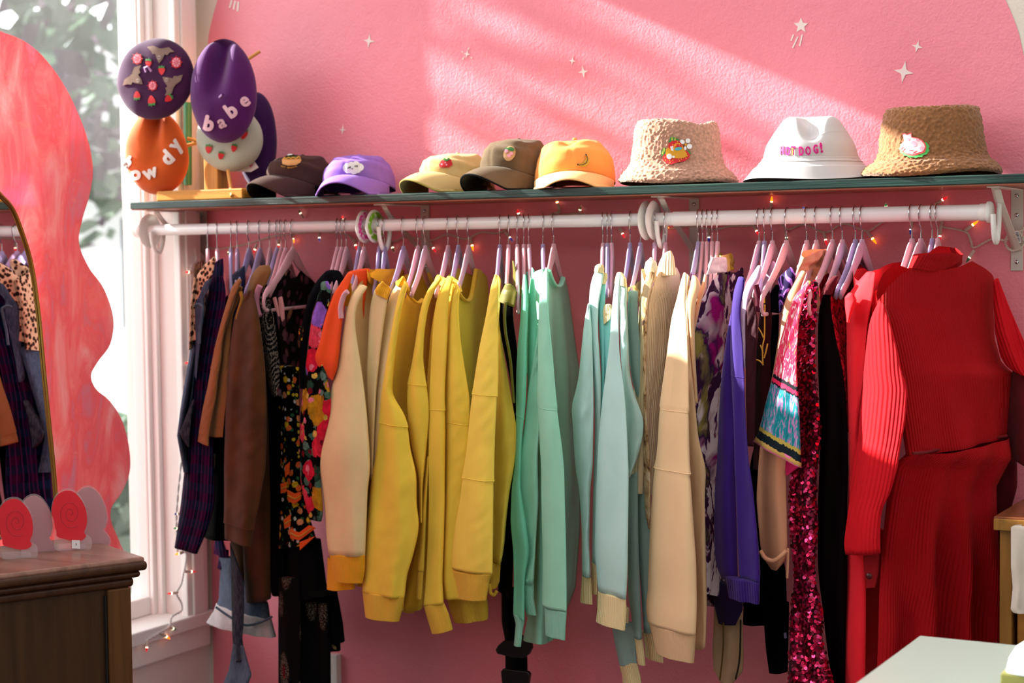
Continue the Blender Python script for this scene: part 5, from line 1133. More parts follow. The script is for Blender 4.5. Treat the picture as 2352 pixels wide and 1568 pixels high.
hang('sleeve', 'C2 488,150 490,600 492,950 515,1100 536,1255', 'C2 560,100 565,600 575,900 590,1258', YS+.02, greyblue, g, bmax=.03)
hang('cuff', 'C2 536,1250 548,1350 560,1435', 'C2 590,1252 605,1350 614,1442', YS+.02, cream_r, g, amp=.002, bmax=.02)
hang('waistband', 'C2 585,1212 605,1300 612,1390', 'C2 720,1212 735,1320 738,1422', YS+.06, cream_r, g, amp=.004, bmax=.04)
hang('sleeve', 'C2 375,1150 400,1300 432,1450', 'C2 548,1150 548,1350 556,1425', YS+.055, greyblue, g, bmax=.035)
hang('cuff', 'C2 432,1448 450,1520 465,1680', 'C2 555,1420 580,1520 600,1680', YS+.055, cream_r, g, bmax=.03)

# --- tan print jacket, ribbed turtleneck, cream sweatshirts
g = garment('print_jacket', 1504, 'tan sketch print jacket squeezed before the ribbed turtleneck', 'jacket')
hang('sleeve', 'C 620,200 608,260 590,330 575,430 588,550 592,750 590,900 600,1150 C2 600,100 612,420 636,492', 'C 680,190 672,260 640,330 622,420 618,600 616,900 615,1150 C2 650,100 652,400 642,495', (YS, YS+.01), camo, g, wr=.006, bmax=.035)
hang('collar', 'C 640,100 612,125 602,170 612,210', 'C 660,102 690,130 692,170 672,240', YS+.01, cloth('cream collar cotton', (246, 228, 190)), g, bmax=.03)
g = garment('ribbed_turtleneck', 1528, 'ribbed cream turtleneck facing out between the print jacket and cream sweatshirts', 'turtleneck')
slab('body', 'C 700,190 655,310 632,400 622,600 615,900 605,1200 595,1568 C2 590,255', 'C 822,150 852,210 850,400 840,700 800,1000 760,1300 720,1568 C2 690,260', 'C 655,310 690,200 705,190 740,200 790,185 812,160 852,220', 'C2 588,255 690,262', -.355, -.22, ribcream, g, T=.05, back='C 655,310 690,200 705,175 760,170 812,150 852,220', amp=.008, folds=1.2)
hang('collar', 'C 728,80 705,130 684,225', 'C 790,48 808,90 826,215', -.30, ribcream, g, bmax=.05, thick=.9)
GR = 'cream crew neck sweatshirts'
g = garment('cream_sweatshirt', 1604, 'cream sweatshirt with a sunlit shoulder and a long front sleeve', 'sweatshirt', GR)
hang('sleeve', 'C 872,205 850,270 832,370 792,500 766,700 746,850 730,960 711,1095 700,1300 685,1500 C2 670,100 650,400 635,700 625,1000 610,1040 618,1110 626,1172', 'C 895,208 900,280 885,400 898,550 908,800 910,1070 912,1300 918,1568 C2 930,200 950,500 965,700 970,1000 962,1198', (YS-.055, YS-.07), creamsw, g, sk=.8, seams=(.385, .555), amp=.008, folds=1.3, bmax=.05)
hang('cuff', 'C2 634,1178 660,1270 690,1386', 'C2 962,1194 956,1290 950,1398', YS-.068, creamsw_r, g, sk=.8, amp=.003, bmax=.035)
hang('body', 'C 890,210 885,500 905,1000 910,1500 C2 920,200 940,1000 948,1345', 'C 915,230 905,350 915,650 935,900 965,1200 975,1350 1010,1480 1042,1540 C2 1040,60 1028,180 1025,260 1032,600 1042,1000 1030,1312', (YS+.01, YS), creamsw, g, amp=.010, folds=1.5, wr=.008, bmax=.045)
g = garment('cream_sweatshirt', 1614, 'cream sweatshirt glowing orange at the neck, behind the front cream one', 'sweatshirt', GR)
hang('sleeve', 'C 935,220 908,300 892,400 905,550 925,800 950,1100', 'C 975,245 988,300 965,380 950,500 955,750 975,1100', (YS+.0, YS+.012), creamsw, g, bmax=.04, thick=.8)
hang('shoulder', 'C 945,215 940,260 950,340', 'C 985,260 998,300 985,380', -.30, peach, g, bmax=.05, thick=1)  # orange neck glow put into the colour of this cream piece
g = garment('peach_top', 1626, 'narrow peach top behind the tie-dye collar', 'top')
hang('shoulder', 'C 1018,215 995,300 965,390 930,600', 'C 1035,225 1030,300 1000,390 955,600', YS+.03, peach, g, bmax=.05, thick=1)
g = garment('tie_dye_shirt', 1645, 'purple and white tie-dye shirt with a folded white collar', 'shirt')
slab('body', 'C 1045,215 1000,310 970,410 955,520 950,620 962,800 975,1100 990,1400 C2 1040,300 1050,950', 'C 1215,150 1275,200 1270,300 1240,500 1200,800 1170,1200 1150,1568 C2 1110,1040', 'C 968,410 1005,290 1045,205 1100,215 1160,200 1205,160 1275,205', 'C2 1048,950 1110,1040', -.345, -.14, tiedye, g, T=.05, amp=.012, folds=2, wr=.006, bulge=.03)
slab('collar', 'C 1080,92 1040,210', 'C 1165,90 1165,200', 'C 1078,98 1105,88 1140,95 1165,100', 'C 1040,212 1075,202 1120,195 1162,195', -.335, -.23, pattern('white and lilac collar cloth', lambda t: t.base(t.ramp(t.noise(t.obj(), 22, 3), [(.4, S_((240, 226, 224))), (.7, S_((206, 180, 190)))]))), g, T=.012, bulge=.01)
slab('collar', 'C 1150,70 1160,200', 'C 1205,95 1210,140', 'C 1135,80 1170,62 1200,95 1212,132', 'C 1162,196 1190,180 1207,160 1213,140', -.24, -.12, pattern('mustard and violet collar cloth', lambda t: t.base(t.ramp(t.noise(t.obj(), 30, 3), [(.42, S_((196, 160, 50))), (.6, S_((222, 186, 120)))]))), g, T=.012, bulge=.01)
# --- purple velour, track pants
g = garment('velour_hoodie', 1743, 'bright purple velour sweatshirt with gathered cuffs', 'sweatshirt')
hang('sleeve', 'C 1214,420 1178,600 1152,800 1130,1000 1118,1200 1108,1500 C2 1095,200 1090,500 1098,750 1142,846', 'C 1225,430 1212,700 1215,1000 1230,1200 1232,1568 C2 1240,200 1250,600 1256,842', (YS+.0, YS-.008), purple, g, amp=.011, folds=1.5, bmax=.04)
hang('sleeve', 'C 1252,232 1222,320 1203,450 1197,740 1204,900 1214,1100 1224,1300 1228,1568 C2 1240,200 1252,600 1262,835', 'C 1300,240 1295,310 1275,400 1268,500 1282,650 1290,770 1297,1000 1304,1200 1326,1500 C2 1360,200 1398,600 1412,750 1410,850', (YS-.05, YS-.06), purple, g, sk=.8, seams=(.33,), amp=.011, folds=1.4, bmax=.045)
hang('cuff', 'C2 1168,848 1180,920 1192,992', 'C2 1408,848 1406,920 1405,998', YS-.052, purple_r, g, sk=.8, amp=.008, folds=3, bmax=.035)
hang('waistband', 'C2 1080,840 1090,1030 1120,1158', 'C2 1290,940 1290,1050 1240,1160', -.29, darkpurple, g, amp=.004, bmax=.05)
g = garment('track_pants', 1680, 'khaki track pants with an olive side stripe below the purple sweatshirt', 'trousers')
hang('leg', 'C2 1092,1000 1086,1200 1078,1330 1085,1480 1130,1562', 'C2 1290,1000 1290,1200 1296,1380 1290,1480 1215,1572', -.255, khaki, g, amp=.004, bmax=.035)
cord('side_stripe', 'C2 1155,1150 1154,1300 1145,1420 1130,1545', -.300, .006, olive_s, g, flat=.3)
cord('piping', 'C2 1275,1130 1272,1320 1262,1440 1240,1540', -.288, .004, brown_s, g, flat=.5)
g = garment('towelling_top', 1757, 'lilac towelling top with its shoulder lit by the sun', 'top')
hang('shoulder', 'C 1385,155 1345,215 1305,280 1275,390 1268,600 1290,850', 'C 1415,160 1405,240 1362,300 1340,350 1320,500 1305,850', (YS+.01, YS+.02), lilacknit, g, bmax=.035)
hang('back', 'C 1490,120 1440,220 1405,320 1380,420', 'C 1525,150 1505,230 1480,330 1450,420', -.22, lilacknit, g, bmax=.04, thick=1)
g = garment('velvet_top', 1774, 'dark maroon velvet top with a peaked shoulder', 'top')
hang('sleeve', 'D 130,385 105,430 90,500 92,650 100,850 100,1100 110,1400', 'D 150,390 180,500 182,600 172,800 168,1000 165,1400', (YS+.0, YS+.015), maroon, g, bmax=.03, wr=.006)
cord('lace_edge', 'D 168,285 182,340 188,400 186,470', YS-.02, .006, cloth('burgundy lace trim', (84, 8, 36)), g)
g = garment('embroidered_top', 1780, 'maroon top with gold branch embroidery', 'top')
hang('body', 'D 240,310 205,400 188,560 172,750 168,950 155,1300 150,1560', 'D 262,312 278,400 282,520 268,720 275,950 262,1300 255,1560', (YS+.03, YS+.03), maroon_e, g, bmax=.05, thick=.7)
for s in ('D 232,420 230,520 228,640 215,720 218,840', 'D 250,690 240,740 226,790', 'D 185,580 205,610 222,650', 'D 170,800 195,810 216,830', 'D 200,700 212,730 218,760'): cord('embroidery', s, -.368, .0016, goldth, g, n=3)
patch('gold_tab', 'D 205,372 235,370 236,410 206,410', -.366, .003, plain('gold foil', (226, 166, 50), .3, .6), g)
g = garment('swirl_top', 1806, 'purple and black swirl print top draped over a hanger bar', 'top')
hang('shoulder', 'D 400,165 350,210 320,240 330,300 325,400 330,475', 'D 432,180 448,220 430,290 395,340 365,400 345,470', (YS+.015, YS+.02), swirl, g, bmax=.035)
hang('drape', 'D 300,290 262,350 255,470 A 9999,9999'.split(' A ')[0], 'D 330,290 335,380 330,480', YS+.03, black, g, bmax=.03)
g = garment('black_dress', 1853, 'black dress whose long dark skirt fills the gap under the purple cuff', 'dress')
hang('skirt', 'D 200,480 190,900 180,1300 120,1568 D2 130,300 100,800 80,1040', 'D 330,490 320,900 300,1300 300,1568 D2 300,300 380,800 385,1040', (-.22, -.20), black, g, bmax=.10, thick=.8)
hang('underskirt', 'D2 90,900 85,1000 80,1165', 'D2 240,900 250,1000 235,1160', -.17, black, g, bmax=.06)
hang('leg', 'D2 215,1000 225,1150 240,1350 262,1505', 'D2 400,1000 398,1200 396,1350 392,1480', -.245, black, g, bmax=.06)
patch('tag', 'D2 364,1220 382,1216 386,1255 368,1258', -.31, .001, plain('lilac tag', (110, 96, 140), .5), g)
# --- rosy beige shirt
g = garment('rosy_shirt', 1876, 'rosy beige collared shirt with a loose turned cuff', 'shirt')
hang('sleeve', 'D 480,190 405,290 372,380 345,500 318,700 285,900 245,1100 212,1300 192,1450 D2 172,300 190,500 202,650 225,735 275,776', 'D 520,200 470,330 440,420 415,600 400,800 395,1100 385,1300 378,1500 D2 380,200 386,400 390,640 386,730 320,778', (YS+.01, YS), rosybeige, g, amp=.010, folds=1.5, bmax=.045)
cord('cuff_edge', 'D2 200,648 235,700 290,718 340,690 384,650', YS-.045, .0045, rosybeige, g)
slab('collar', 'D 510,80 465,190', 'D 655,25 625,150', 'D 505,92 560,50 620,35 655,38', 'D 462,195 520,170 575,150 612,185', -.33, -.20, rosybeige, g, T=.02, bulge=.012)
hang('body', 'D 520,180 480,300 440,500', 'D 640,60 665,200 690,300 600,500', -.22, rosybeige, g, bmax=.06, thick=.8)
hang('belt_end', 'D2 384,640 382,760 380,836', 'D2 402,640 398,760 392,842', YS-.02, rosybeige, g, bmax=.004, bmin=.003)
# --- ikat sleeve and sequins
g = garment('sequin_dress', 1936, 'pink ikat dress with a wide banded sleeve and a ruby sequin front', 'dress')
hang('sleeve', 'D 520,262 430,370 410,430 370,560 335,680 310,800 285,930 250,1050 215,1200 180,1330 150,1382', 'D 555,265 510,350 470,520 455,700 452,900 462,1000 470,1150 476,1350 480,1440 484,1530', (YS-.03, YS-.05), ikat, g, sk=.8, amp=.007, folds=1.8, wr=.004, bmax=.045)
hang('hem_ruffle', 'D 375,1450 380,1500 D2 372,40 375,120', 'D 480,1450 486,1530 D2 490,40 400,118', YS-.012, cloth('magenta hem', (206, 24, 90)), g, bmax=.02)
SQL = 'D 520,255 455,400 428,560 420,700 442,850 455,1000 470,1250 488,1400 D2 420,60 405,250 405,450 430,700 442,880 412,1050 402,1300 395,1568 395,1700'
SQR = 'D 600,270 585,440 578,600 580,750 572,900 596,1050 602,1150 622,1250 612,1400 D2 588,150 600,480 582,650 575,850 640,1050 622,1250 680,1450 712,1568 715,1700'
seq_base = cloth('dark ruby net', (58, 4, 22), .6)
fr_o = hang('front_panel', SQL, SQR, (YS+.0, YS-.012), seq_base, g, amp=.012, folds=1.6, bmax=.045)
sq_m = [NT('ruby sequin'), NT('pink sequin'), NT('dark ruby sequin')]
for t_, c in zip(sq_m, ((190, 20, 70), (220, 60, 120), (96, 6, 30))): t_.base(S_(c)); t_.set(Roughness=.2, Metallic=.75)
tree = bvh_of([fr_o]); l_, r_ = pts(SQL), pts(SQR); rs = random.Random(3); bins = [MB(), MB(), MB()]
y = l_[0][1]+4; row = 0
while y < 1600:
    xl, xr = xat(l_, y), xat(r_, y); x = xl+2+(row % 2)*3.2
    while x < xr-1:
        px_, py_ = x+rs.uniform(-1.6, 1.6), y+rs.uniform(-1.6, 1.6); d = ray(px_, py_).normalized(); h = tree.ray_cast(CAM, d)
        if h[0] is not None and (h[0]-CAM).length < 4.4 and rs.random() < .93:
            nn = h[1] if h[1].dot(d) < 0 else -h[1]; nn = (nn+Vector((rs.uniform(-.35, .35), rs.uniform(-.35, .35), rs.uniform(-.2, .6)))).normalized()
            a = nn.orthogonal().normalized(); b2 = nn.cross(a); r0 = rs.uniform(.0036, .0044); c0 = h[0]+nn*.0028
            v = [c0+a*r0*math.cos(k*PI/5)+b2*r0*math.sin(k*PI/5) for k in range(10)]; bins[rs.choice((0, 0, 0, 1, 2, 2))].add(v, [tuple(range(10))])
        x += 6.6
    y += 5.6; row += 1
for b_, t_, nm in zip(bins, sq_m, ('ruby', 'pink', 'dark')):
    o = b_.obj('sequins', t_.m, g, False); o['kind'] = 'stuff'
# --- burgundy and red
g = garment('burgundy_dress', 1966, 'long dark burgundy velvet dress between the sequins and the red shirt', 'dress')
hang('body', 'D 690,235 640,320 605,420 598,600 600,900 612,1200 610,1568 D2 600,300 600,800 640,1100 660,1300 700,1568 705,1700', 'D 705,240 678,350 690,480 730,700 778,900 803,1200 810,1568 D2 805,300 805,900 795,1200 790,1568 790,1700', (YS+.012, YS+.01), blackred, g, amp=.010, bmax=.05)
hang('shoulder', 'D 690,235 645,290 625,350', 'D 740,225 720,290 690,350', YS-.002, cloth('burgundy lace', (90, 10, 26), var=.3), g, bmax=.03)
g = garment('lace_dress', 1980, 'crimson burnout velvet dress with lace shoulders', 'dress')
slab('body', 'D 800,195 680,290 690,480 735,700 780,900 790,1300', 'D 840,200 900,280 900,900 900,1300', 'D 660,350 720,265 800,200 835,290 870,300 900,290', 'D 790,1300 900,1300', -.36, -.16, lace, g, T=.04, amp=.008)
hang('shoulder', 'D 870,145 835,200 825,260', 'D 900,150 945,190 950,260', -.16, lace, g, bmax=.03)
g = garment('red_shirt', 2095, 'bright red shirt with a puffed pink lit shoulder', 'shirt', 'red clothes at the right end')
hang('sleeve', 'D 930,200 870,265 820,320 785,350 780,400 800,540 796,700 800,900 806,1100 812,1400 D2 815,100 805,500 800,900 792,1200 785,1568 785,1700', 'D 1000,200 990,300 980,400 945,500 930,700 915,900 885,1200 875,1500 D2 880,100 900,500 935,800 935,1100 930,1568 930,1700', (YS, YS-.005), redshirt, g, sk=.8, amp=.010, folds=1.6, wr=.004, bmax=.045)
hang('puff', 'D 805,345 783,370 785,430 800,540', 'D 850,350 868,390 845,450 812,545', YS-.03, redshirt, g, bmax=.02, amp=.003)
hang('body', 'D2 900,500 905,1000 900,1568 900,1700', 'D2 1070,500 1065,1000 1060,1568 1060,1700', (-.25, -.25), redshirt, g, bmax=.04)
slab('body', 'D 990,175 900,300 880,800 880,1300', 'D 1105,170 1130,300 1150,700 1150,1300', 'D 900,260 960,185 1040,165 1060,195 1105,200', 'D 890,1400 1150,1400', -.33, -.12, redshirt, g, T=.04, amp=.008)
hang('cuff', 'D2 865,690 872,800 882,905', 'D2 1030,660 1025,800 1000,900', YS-.012, cloth('dark red cotton', (150, 14, 22)), g, bmax=.025)
MB().lathe([(0, .002), (.005, .002), (.0062, .0008), (.0062, 0)], Matrix.Translation(U(*pts('D2 958,825')[0], YS-.039)) @ Matrix.Rotation(PI/2, 4, 'X'), 16).obj('button', plain('dark red button', (70, 8, 12), .3), g, True)
g = garment('red_shirt', 2116, 'plain red shirt behind the ribbed dress collar', 'shirt', 'red clothes at the right end')
slab('body', 'D 1120,160 1020,280 990,400 990,900', 'D 1250,130 1300,300 1300,900', 'D 990,330 1060,230 1140,160 1200,130 1260,120', 'D 990,900 1300,900', -.315, -.10, redshirt, g, T=.03, amp=.006)
g = garment('ribbed_dress', 2154, 'red ribbed dress with high collar and pleated skirt, front of the right end', 'dress', 'red clothes at the right end')
slab('bodice', 'D 1180,200 1090,290 1030,380 1010,440 1050,540 1100,750 1140,940 1170,1150 1222,1460', 'D 1600,140 1720,185 1800,250 1822,330 1815,480 1822,650 1870,820 1950,890 1935,1000 1910,1330', 'D 1010,398 1048,300 1120,205 1235,135 1370,180 1480,155 1570,118 1690,170 1770,215 1820,290', 'D 1222,1460 1400,1435 1650,1370 1910,1330', -.40, -.20, redrib_f, g, T=.06, bulge=.05, amp=.008, folds=1.2, nu=40, nv=50)
slab('collar', 'D 1275,75 1235,165', 'D 1545,30 1580,130', 'D 1270,82 1300,66 1380,62 1450,76 1500,74 1530,60 1548,25', 'D 1232,165 1300,185 1370,192 1450,178 1580,128', -.385, -.25, redrib_f, g, T=.03, bulge=.045, amp=.002, back='D 1270,82 1350,70 1450,60 1500,12 1548,25')
hang('sleeve', 'D 1020,400 975,480 950,570 935,700 918,850 908,1000 885,1200 872,1400 D2 845,0 822,300 795,500 776,640 790,690', 'D 1060,420 1095,520 1150,720 1190,930 1222,955 1205,1200 1165,1420 D2 1155,60 1095,260 1042,340 1032,500 1036,645', (-.425, -.44), redrib, g, sk=.8, amp=.010, folds=1.1, bmax=.05, seams=())
hang('sleeve', 'D 1812,260 1815,400 1822,600 1860,780 1900,850 1945,880', 'D 1850,240 1930,450 2000,610 2060,740 2120,860 2150,960', (-.25, -.24), redrib, g, amp=.008, bmax=.045)
hang('sleeve', 'D 1945,880 1930,1000 1912,1200 1905,1330 1930,1480', 'D 2120,900 2130,1000 2120,1200 2110,1400 2100,1568', (-.22, -.20), reddark, g, amp=.010, bmax=.05)
slab('skirt', 'D2 1150,60 1100,280 1060,600 1035,1000 1020,1400 1010,1700', 'D 1910,1330 1935,1480 D2 1840,200 1850,500 1870,900 1880,1300 1890,1700', 'D 1255,1452 1400,1436 1650,1372 1910,1332', 'D2 1010,1700 1890,1700', -.40, -.20, redrib_f, g, T=.08, bulge=.05, amp=.035, folds=3.4, nu=90, nv=50)
cord('waist_seam', 'D 1255,1450 1400,1432 1650,1368 1908,1328', (-.447, -.23), .0028, cloth('dark red seam', (110, 8, 16)), g)
g = garment('dark_red_dress', 2141, 'dark red dress hidden behind the ribbed dress near the drawer unit', 'dress', 'red clothes at the right end')
hang('body', 'D2 1760,0 1790,400 1800,900 1810,1400', 'D2 1985,0 1990,200 1900,500 1880,1400', (-.13, -.12), reddark, g, bmax=.05)
# ------------------------------------------------------------------ baseball caps on the shelf
def frame(P, f):
    f = Vector((f[0], f[1], 0)).normalized(); s = Vector((-f.y, f.x, 0))      # s: wearer's left... local x=f, y=s
    m = Matrix((f, s, Vector((0, 0, 1)))).transposed().to_4x4(); m.translation = P; return m
def cap(px, py, y, f, mat, mat_in, label, ztop=.098, wid=.084, dep=.092, brim=.062, zf=.056, tilt=0.0, edge=None, brim_mat=None, dent=0.0, seed=1):
    P = U(px, py, y); P.z = SZ+.0008; M_ = frame(P, f) @ Matrix.Rotation(tilt, 4, 'X')
    e = empty('baseball_cap', P, label, 'cap', 'baseball caps on the shelf')
    nt, np_ = 96, 26; V = []
    def base_z(th):
        c = math.cos(th); return .012 + (zf-.012)*((1+c)/2)**1.15 - .010*math.sin(th)**2
    for j in range(np_+1):
        ph = j/np_*PI/2; s_ = math.sin(ph)
        for i in range(nt):
            th = 2*PI*i/nt; c, s = math.cos(th), math.sin(th)
            r = math.cos(ph)**.58; front = max(0, c)
            k = abs(((th/(PI/3)) % 1)-.5)*2; groove = -.0022*max(0, (k-.86)/.14) if .05 < ph < 1.5 else 0
            x = (dep*r*(1 if c > 0 else .97)*(1+.06*front*math.sin(ph*2))+groove)*c; y_ = (wid*r+groove)*s
            bz = base_z(th); z = bz+(ztop-bz)*(s_**.92)
            nz = .0055*noise.noise(Vector((x*24+seed, y_*24, ph*2.5+seed)))*(math.sin(ph*2)+.15)
            dd = dent*math.exp(-((x-.030)/.035)**2-((y_+.012)/.020)**2)*s_
            V.append(M_ @ Vector((x+nz*c, y_+nz*s, z+nz-dd)))
    Fc = [(j*nt+i, j*nt+(i+1) % nt, (j+1)*nt+(i+1) % nt, (j+1)*nt+i) for j in range(np_) for i in range(nt)]
    cr = mk('crown', V, Fc, mat, e); so_ = cr.modifiers.new('thick', 'SOLIDIFY'); so_.thickness = .0022; so_.offset = -1
    b = MB(); b.lathe([(0, .0035), (.0035, .003), (.0058, .0005), (.006, -.001)], M_ @ Matrix.Translation((0, 0, ztop)), 16); b.obj('top_button', mat, e, True)
    nu, nv = 40, 14; V = []
    for j in range(nv+1):
        v = j/nv
        for i in range(nu+1):
            u = -1+2*i/nu; th = u*math.radians(74)
            bx, by = dep*math.cos(th)*1.01, wid*math.sin(th)*1.01; bz = base_z(th)+.001
            ex = brim*(1-abs(u)**2.4)**.55
            x = bx+ex*v; y_ = by*(1+.05*v*(1-abs(u)))
            z = bz - (.016*v*v+.003*v) - .030*(y_/wid)**2*v
            V.append(M_ @ Vector((x, y_, max(.0016, z))))
    Fc = [(j*(nu+1)+i, j*(nu+1)+i+1, (j+1)*(nu+1)+i+1, (j+1)*(nu+1)+i) for j in range(nv) for i in range(nu)]
    br = mk('brim', V, Fc, brim_mat or mat, e); br.data.materials.append(mat_in); so_ = br.modifiers.new('thick', 'SOLIDIFY'); so_.thickness = .0032; so_.offset = 0
    ring = [V[nv*(nu+1)+i] for i in range(nu+1)]; MB().tube(ring, .0021, 8).obj('brim_edge', edge or mat, e, True)
    st_ = MB(); st_.tube([M_ @ Vector((-dep*.95*math.cos(a), wid*.95*math.sin(a), .009)) for a in [math.radians(-38+i*7.6) for i in range(11)]], .008, 6, flat=.2); st_.obj('strap', mat, e, True)
    return e, cr, br
brown_c = cloth('dark brown cotton twill', (70, 44, 38), var=.08); lav = cloth('lavender cotton twill', (146, 106, 196), var=.05); beige = cloth('beige cotton twill', (216, 184, 124), var=.05); greyc = cloth('washed grey brown twill', (104, 84, 62), var=.2); blackc = cloth('black twill', (20, 18, 20)); orangec = cloth('light orange cotton twill', (252, 166, 84), var=.05); orange_b = cloth('pale orange brim twill', (252, 196, 130), var=.04)
gold_e = plain('golden stitching', (226, 160, 30), .6); bun = plain('bun tan stitching', (214, 152, 84), .6); grn = plain('leaf green stitching', (60, 130, 56), .6); white_e = plain('white stitching', (244, 240, 240), .6); red_e = plain('red stitching', (214, 26, 36), .6); dark_e = plain('dark stitching', (40, 30, 34), .6); pink_e = plain('hot pink stitching', (236, 20, 140), .5); olive_e = plain('olive stitching', (90, 84, 40), .6); blush_e = plain('blush stitching', (248, 170, 190), .6)

e, cr, br = cap(697, 438, -.115, (-.30, -.95), brown_c, brown_c, 'dark brown baseball cap with a hot dog patch, leftmost on the shelf', ztop=.106, zf=.054)
tr_ = bvh_of([cr, br])
emblem('patch_bun', tr_, [poly('K 400,330 430,300 560,310 690,290 705,335 690,375 620,410 500,420 410,395')], bun, e, .0016)
emblem('patch_filling', tr_, [poly('K 440,300 455,265 540,235 640,250 690,280 690,310 560,325 450,325')], olive_e, e, .0022)
emblem('patch_topping', tr_, [poly('K 500,265 540,250 610,250 610,265 560,270'), ], red_e, e, .003); emblem('patch_cream', tr_, [poly('K 480,250 500,230 545,228 575,240 540,250 500,258')], white_e, e, .003)
emblem('mustard_zigzag', tr_, [stroke(pts('K 440,300 475,325 510,300 545,325 580,300 620,320 660,290 690,305'), 2.2)], gold_e, e, .0032)
for i, ch in enumerate('NOT DOGGIN'):
    if ch != ' ':
        a = i/9; emblem('patch_letter', tr_, [letter(ch, 590+(400+a*225)*.14456, 320+(432+22*math.sin(a*PI))*.14456, 5.2, -.10+.0, .02, .85)], gold_e, e, .0018, .0008, 2)
e, cr, br = cap(826, 438, -.130, (.22, -.97), lav, lav, 'lavender baseball cap with a smiling cloud patch', ztop=.099, zf=.047, wid=.088, edge=lav)
tr_ = bvh_of([cr, br])
emblem('cloud_patch', tr_, [disc(590+a*.14456, 320+b*.14456, c*.14456) for a, b, c in ((1440, 455, 70), (1500, 425, 62), (1575, 415, 62), (1640, 445, 58), (1540, 475, 78), (1460, 480, 60), (1600, 480, 55))], white_e, e, .002)
emblem('cloud_face', tr_, [stroke(pts('K 1450,465 1480,445 1492,438 1488,460'), 2), stroke(pts('K 1550,440 1580,430 1592,420 1595,448'), 2), stroke(pts('K 1510,465 1520,475 1530,464'), 1.6)], dark_e, e, .0042, .0006, 2)
e, cr, br = cap(1052, 424, -.115, (-.34, -.94), beige, beige, 'beige baseball cap with a red berry patch', ztop=.093, zf=.048, edge=cloth('olive brim edge', (176, 160, 84)))
tr_ = bvh_of([cr, br]); N_ = Z['N']; nx = lambda a, b: (N_[0]+a*N_[2], N_[1]+b*N_[2])
emblem('berry_patch', tr_, [disc(*nx(a, b), 5.2) for a, b in ((395, 375), (430, 378), (468, 376), (490, 360), (410, 345), (450, 342), (480, 335), (425, 360), (465, 355))], red_e, e, .002)
emblem('berry_leaf', tr_, [poly('N 410,320 430,300 455,318 470,300 490,318 450,335')], grn, e, .003); emblem('berry_glint', tr_, [disc(*nx(405, 372), 1.8), disc(*nx(440, 350), 1.8), disc(*nx(450, 375), 1.8)], blush_e, e, .0045)
e, cr, br = cap(1192, 420, -.120, (-.28, -.96), greyc, blackc, 'washed grey brown cap with a black brim underside, behind the orange cap', ztop=.120, zf=.054, edge=blackc, brim=.068)
tr_ = bvh_of([cr, br])
emblem('shell_patch', tr_, [disc(*nx(1130, 250), 13, 17, rot=.4)], plain('tan stitching', (206, 160, 110), .6), e, .002); emblem('shell_leaf', tr_, [disc(*nx(1150, 205), 7, 4, rot=.3), disc(*nx(1105, 205), 5, 3)], grn, e, .003); emblem('shell_dot', tr_, [disc(*nx(1100, 225), 4), disc(*nx(1150, 250), 4), disc(*nx(1125, 275), 4)], blush_e, e, .004)
e, cr, br = cap(1321, 420, -.125, (.36, -.93), orangec, orangec, 'light orange baseball cap with a banana patch', ztop=.114, zf=.036, wid=.092, dent=.020, brim_mat=orange_b, edge=orange_b)
tr_ = bvh_of([cr, br])
emblem('banana_patch', tr_, [poly('N 1950,262 1962,268 1980,300 1992,330 1985,360 1955,385 1910,392 1875,380 1866,365 1900,360 1930,345 1950,315 1955,285')], plain('banana yellow stitching', (222, 178, 50), .6), e, .002)
emblem('banana_line', tr_, [stroke(pts('N 1958,270 1972,310 1960,345 1925,368 1875,372'), 1.3), disc(*nx(1952, 264), 1.8), disc(*nx(1867, 366), 1.8)], dark_e, e, .0036, .0006, 2)

# ------------------------------------------------------------------ bucket hats
def bucket(px, py, y, mat, label, prof, rot=0.0, nub=0.0, dents=(), tip=0.0, seam=None, ell=.86, nz=.006, cat='bucket hat'):
    P = U(px, py, y); P.z = SZ+.0008
    e = empty('bucket_hat', P, label, cat, 'bucket hats on the shelf')
    seg = 300 if nub else 120; pr = []
    pp = crom([Vector((r, 0, z)) for r, z in prof], 14 if nub else 9); V = []; rnd = random.Random(int(px))
    u_ = Vector((math.cos(YAW+rot), math.sin(YAW+rot), 0)); w_ = Vector((-u_.y, u_.x, 0))
    n = len(pp); SV = []
    for j, q in enumerate(pp):
        for i in range(seg):
            th = 2*PI*i/seg; r, z = q.x, q.z; c, s = math.cos(th), math.sin(th)
            wob = 1+nz*6*noise.noise(Vector((c*1.3+px, s*1.3, z*14)))
            x, yy = r*wob*c, r*ell*wob*s
            z2 = z + tip*x
            for (dx, dy, dr, dd) in dents:
                k = math.exp(-((x-dx)**2+(yy-dy)**2)/dr**2)*min(1, z/.09); z2 -= dd*k
            if z < .03: z2 += .006*math.sin(th*3+px)*(1-z/.03)*.5+.003
            v = u_*x + w_*yy + Vector((0, 0, max(.0005, z2)))
            SV.append(P+v)
            if nub:
                d1 = noise.voronoi(v*150+Vector((px, 0, 0)))[0]; k = max(0, .62-d1[0])
                nn = (u_*c+w_*s*1.0+Vector((0, 0, .35 if z < .12 else 1.2))).normalized(); v = v+nn*(nub*k*1.9)
            V.append(P+v)
    Fc = [(j*seg+i, j*seg+(i+1) % seg, (j+1)*seg+(i+1) % seg, (j+1)*seg+i) for j in range(n-1) for i in range(seg)]
    o = mk('crown', V, Fc, mat, e); return e, BVHTree.FromPolygons(SV, Fc)
def sherpa(name, c):
    t = NT(name); ob = t.obj(); v = t.vor(ob, 150); col = S_(c); t.base(t.ramp(v, [(.0, tuple(min(1, x*1.1) for x in col)), (.75, tuple(x*.72 for x in col))])); t.set(Roughness=.95, Sheen_Weight=.3)
    t.bump(t.noise(ob, 420, 3), .6, .0015); return t.m
W2 = .125
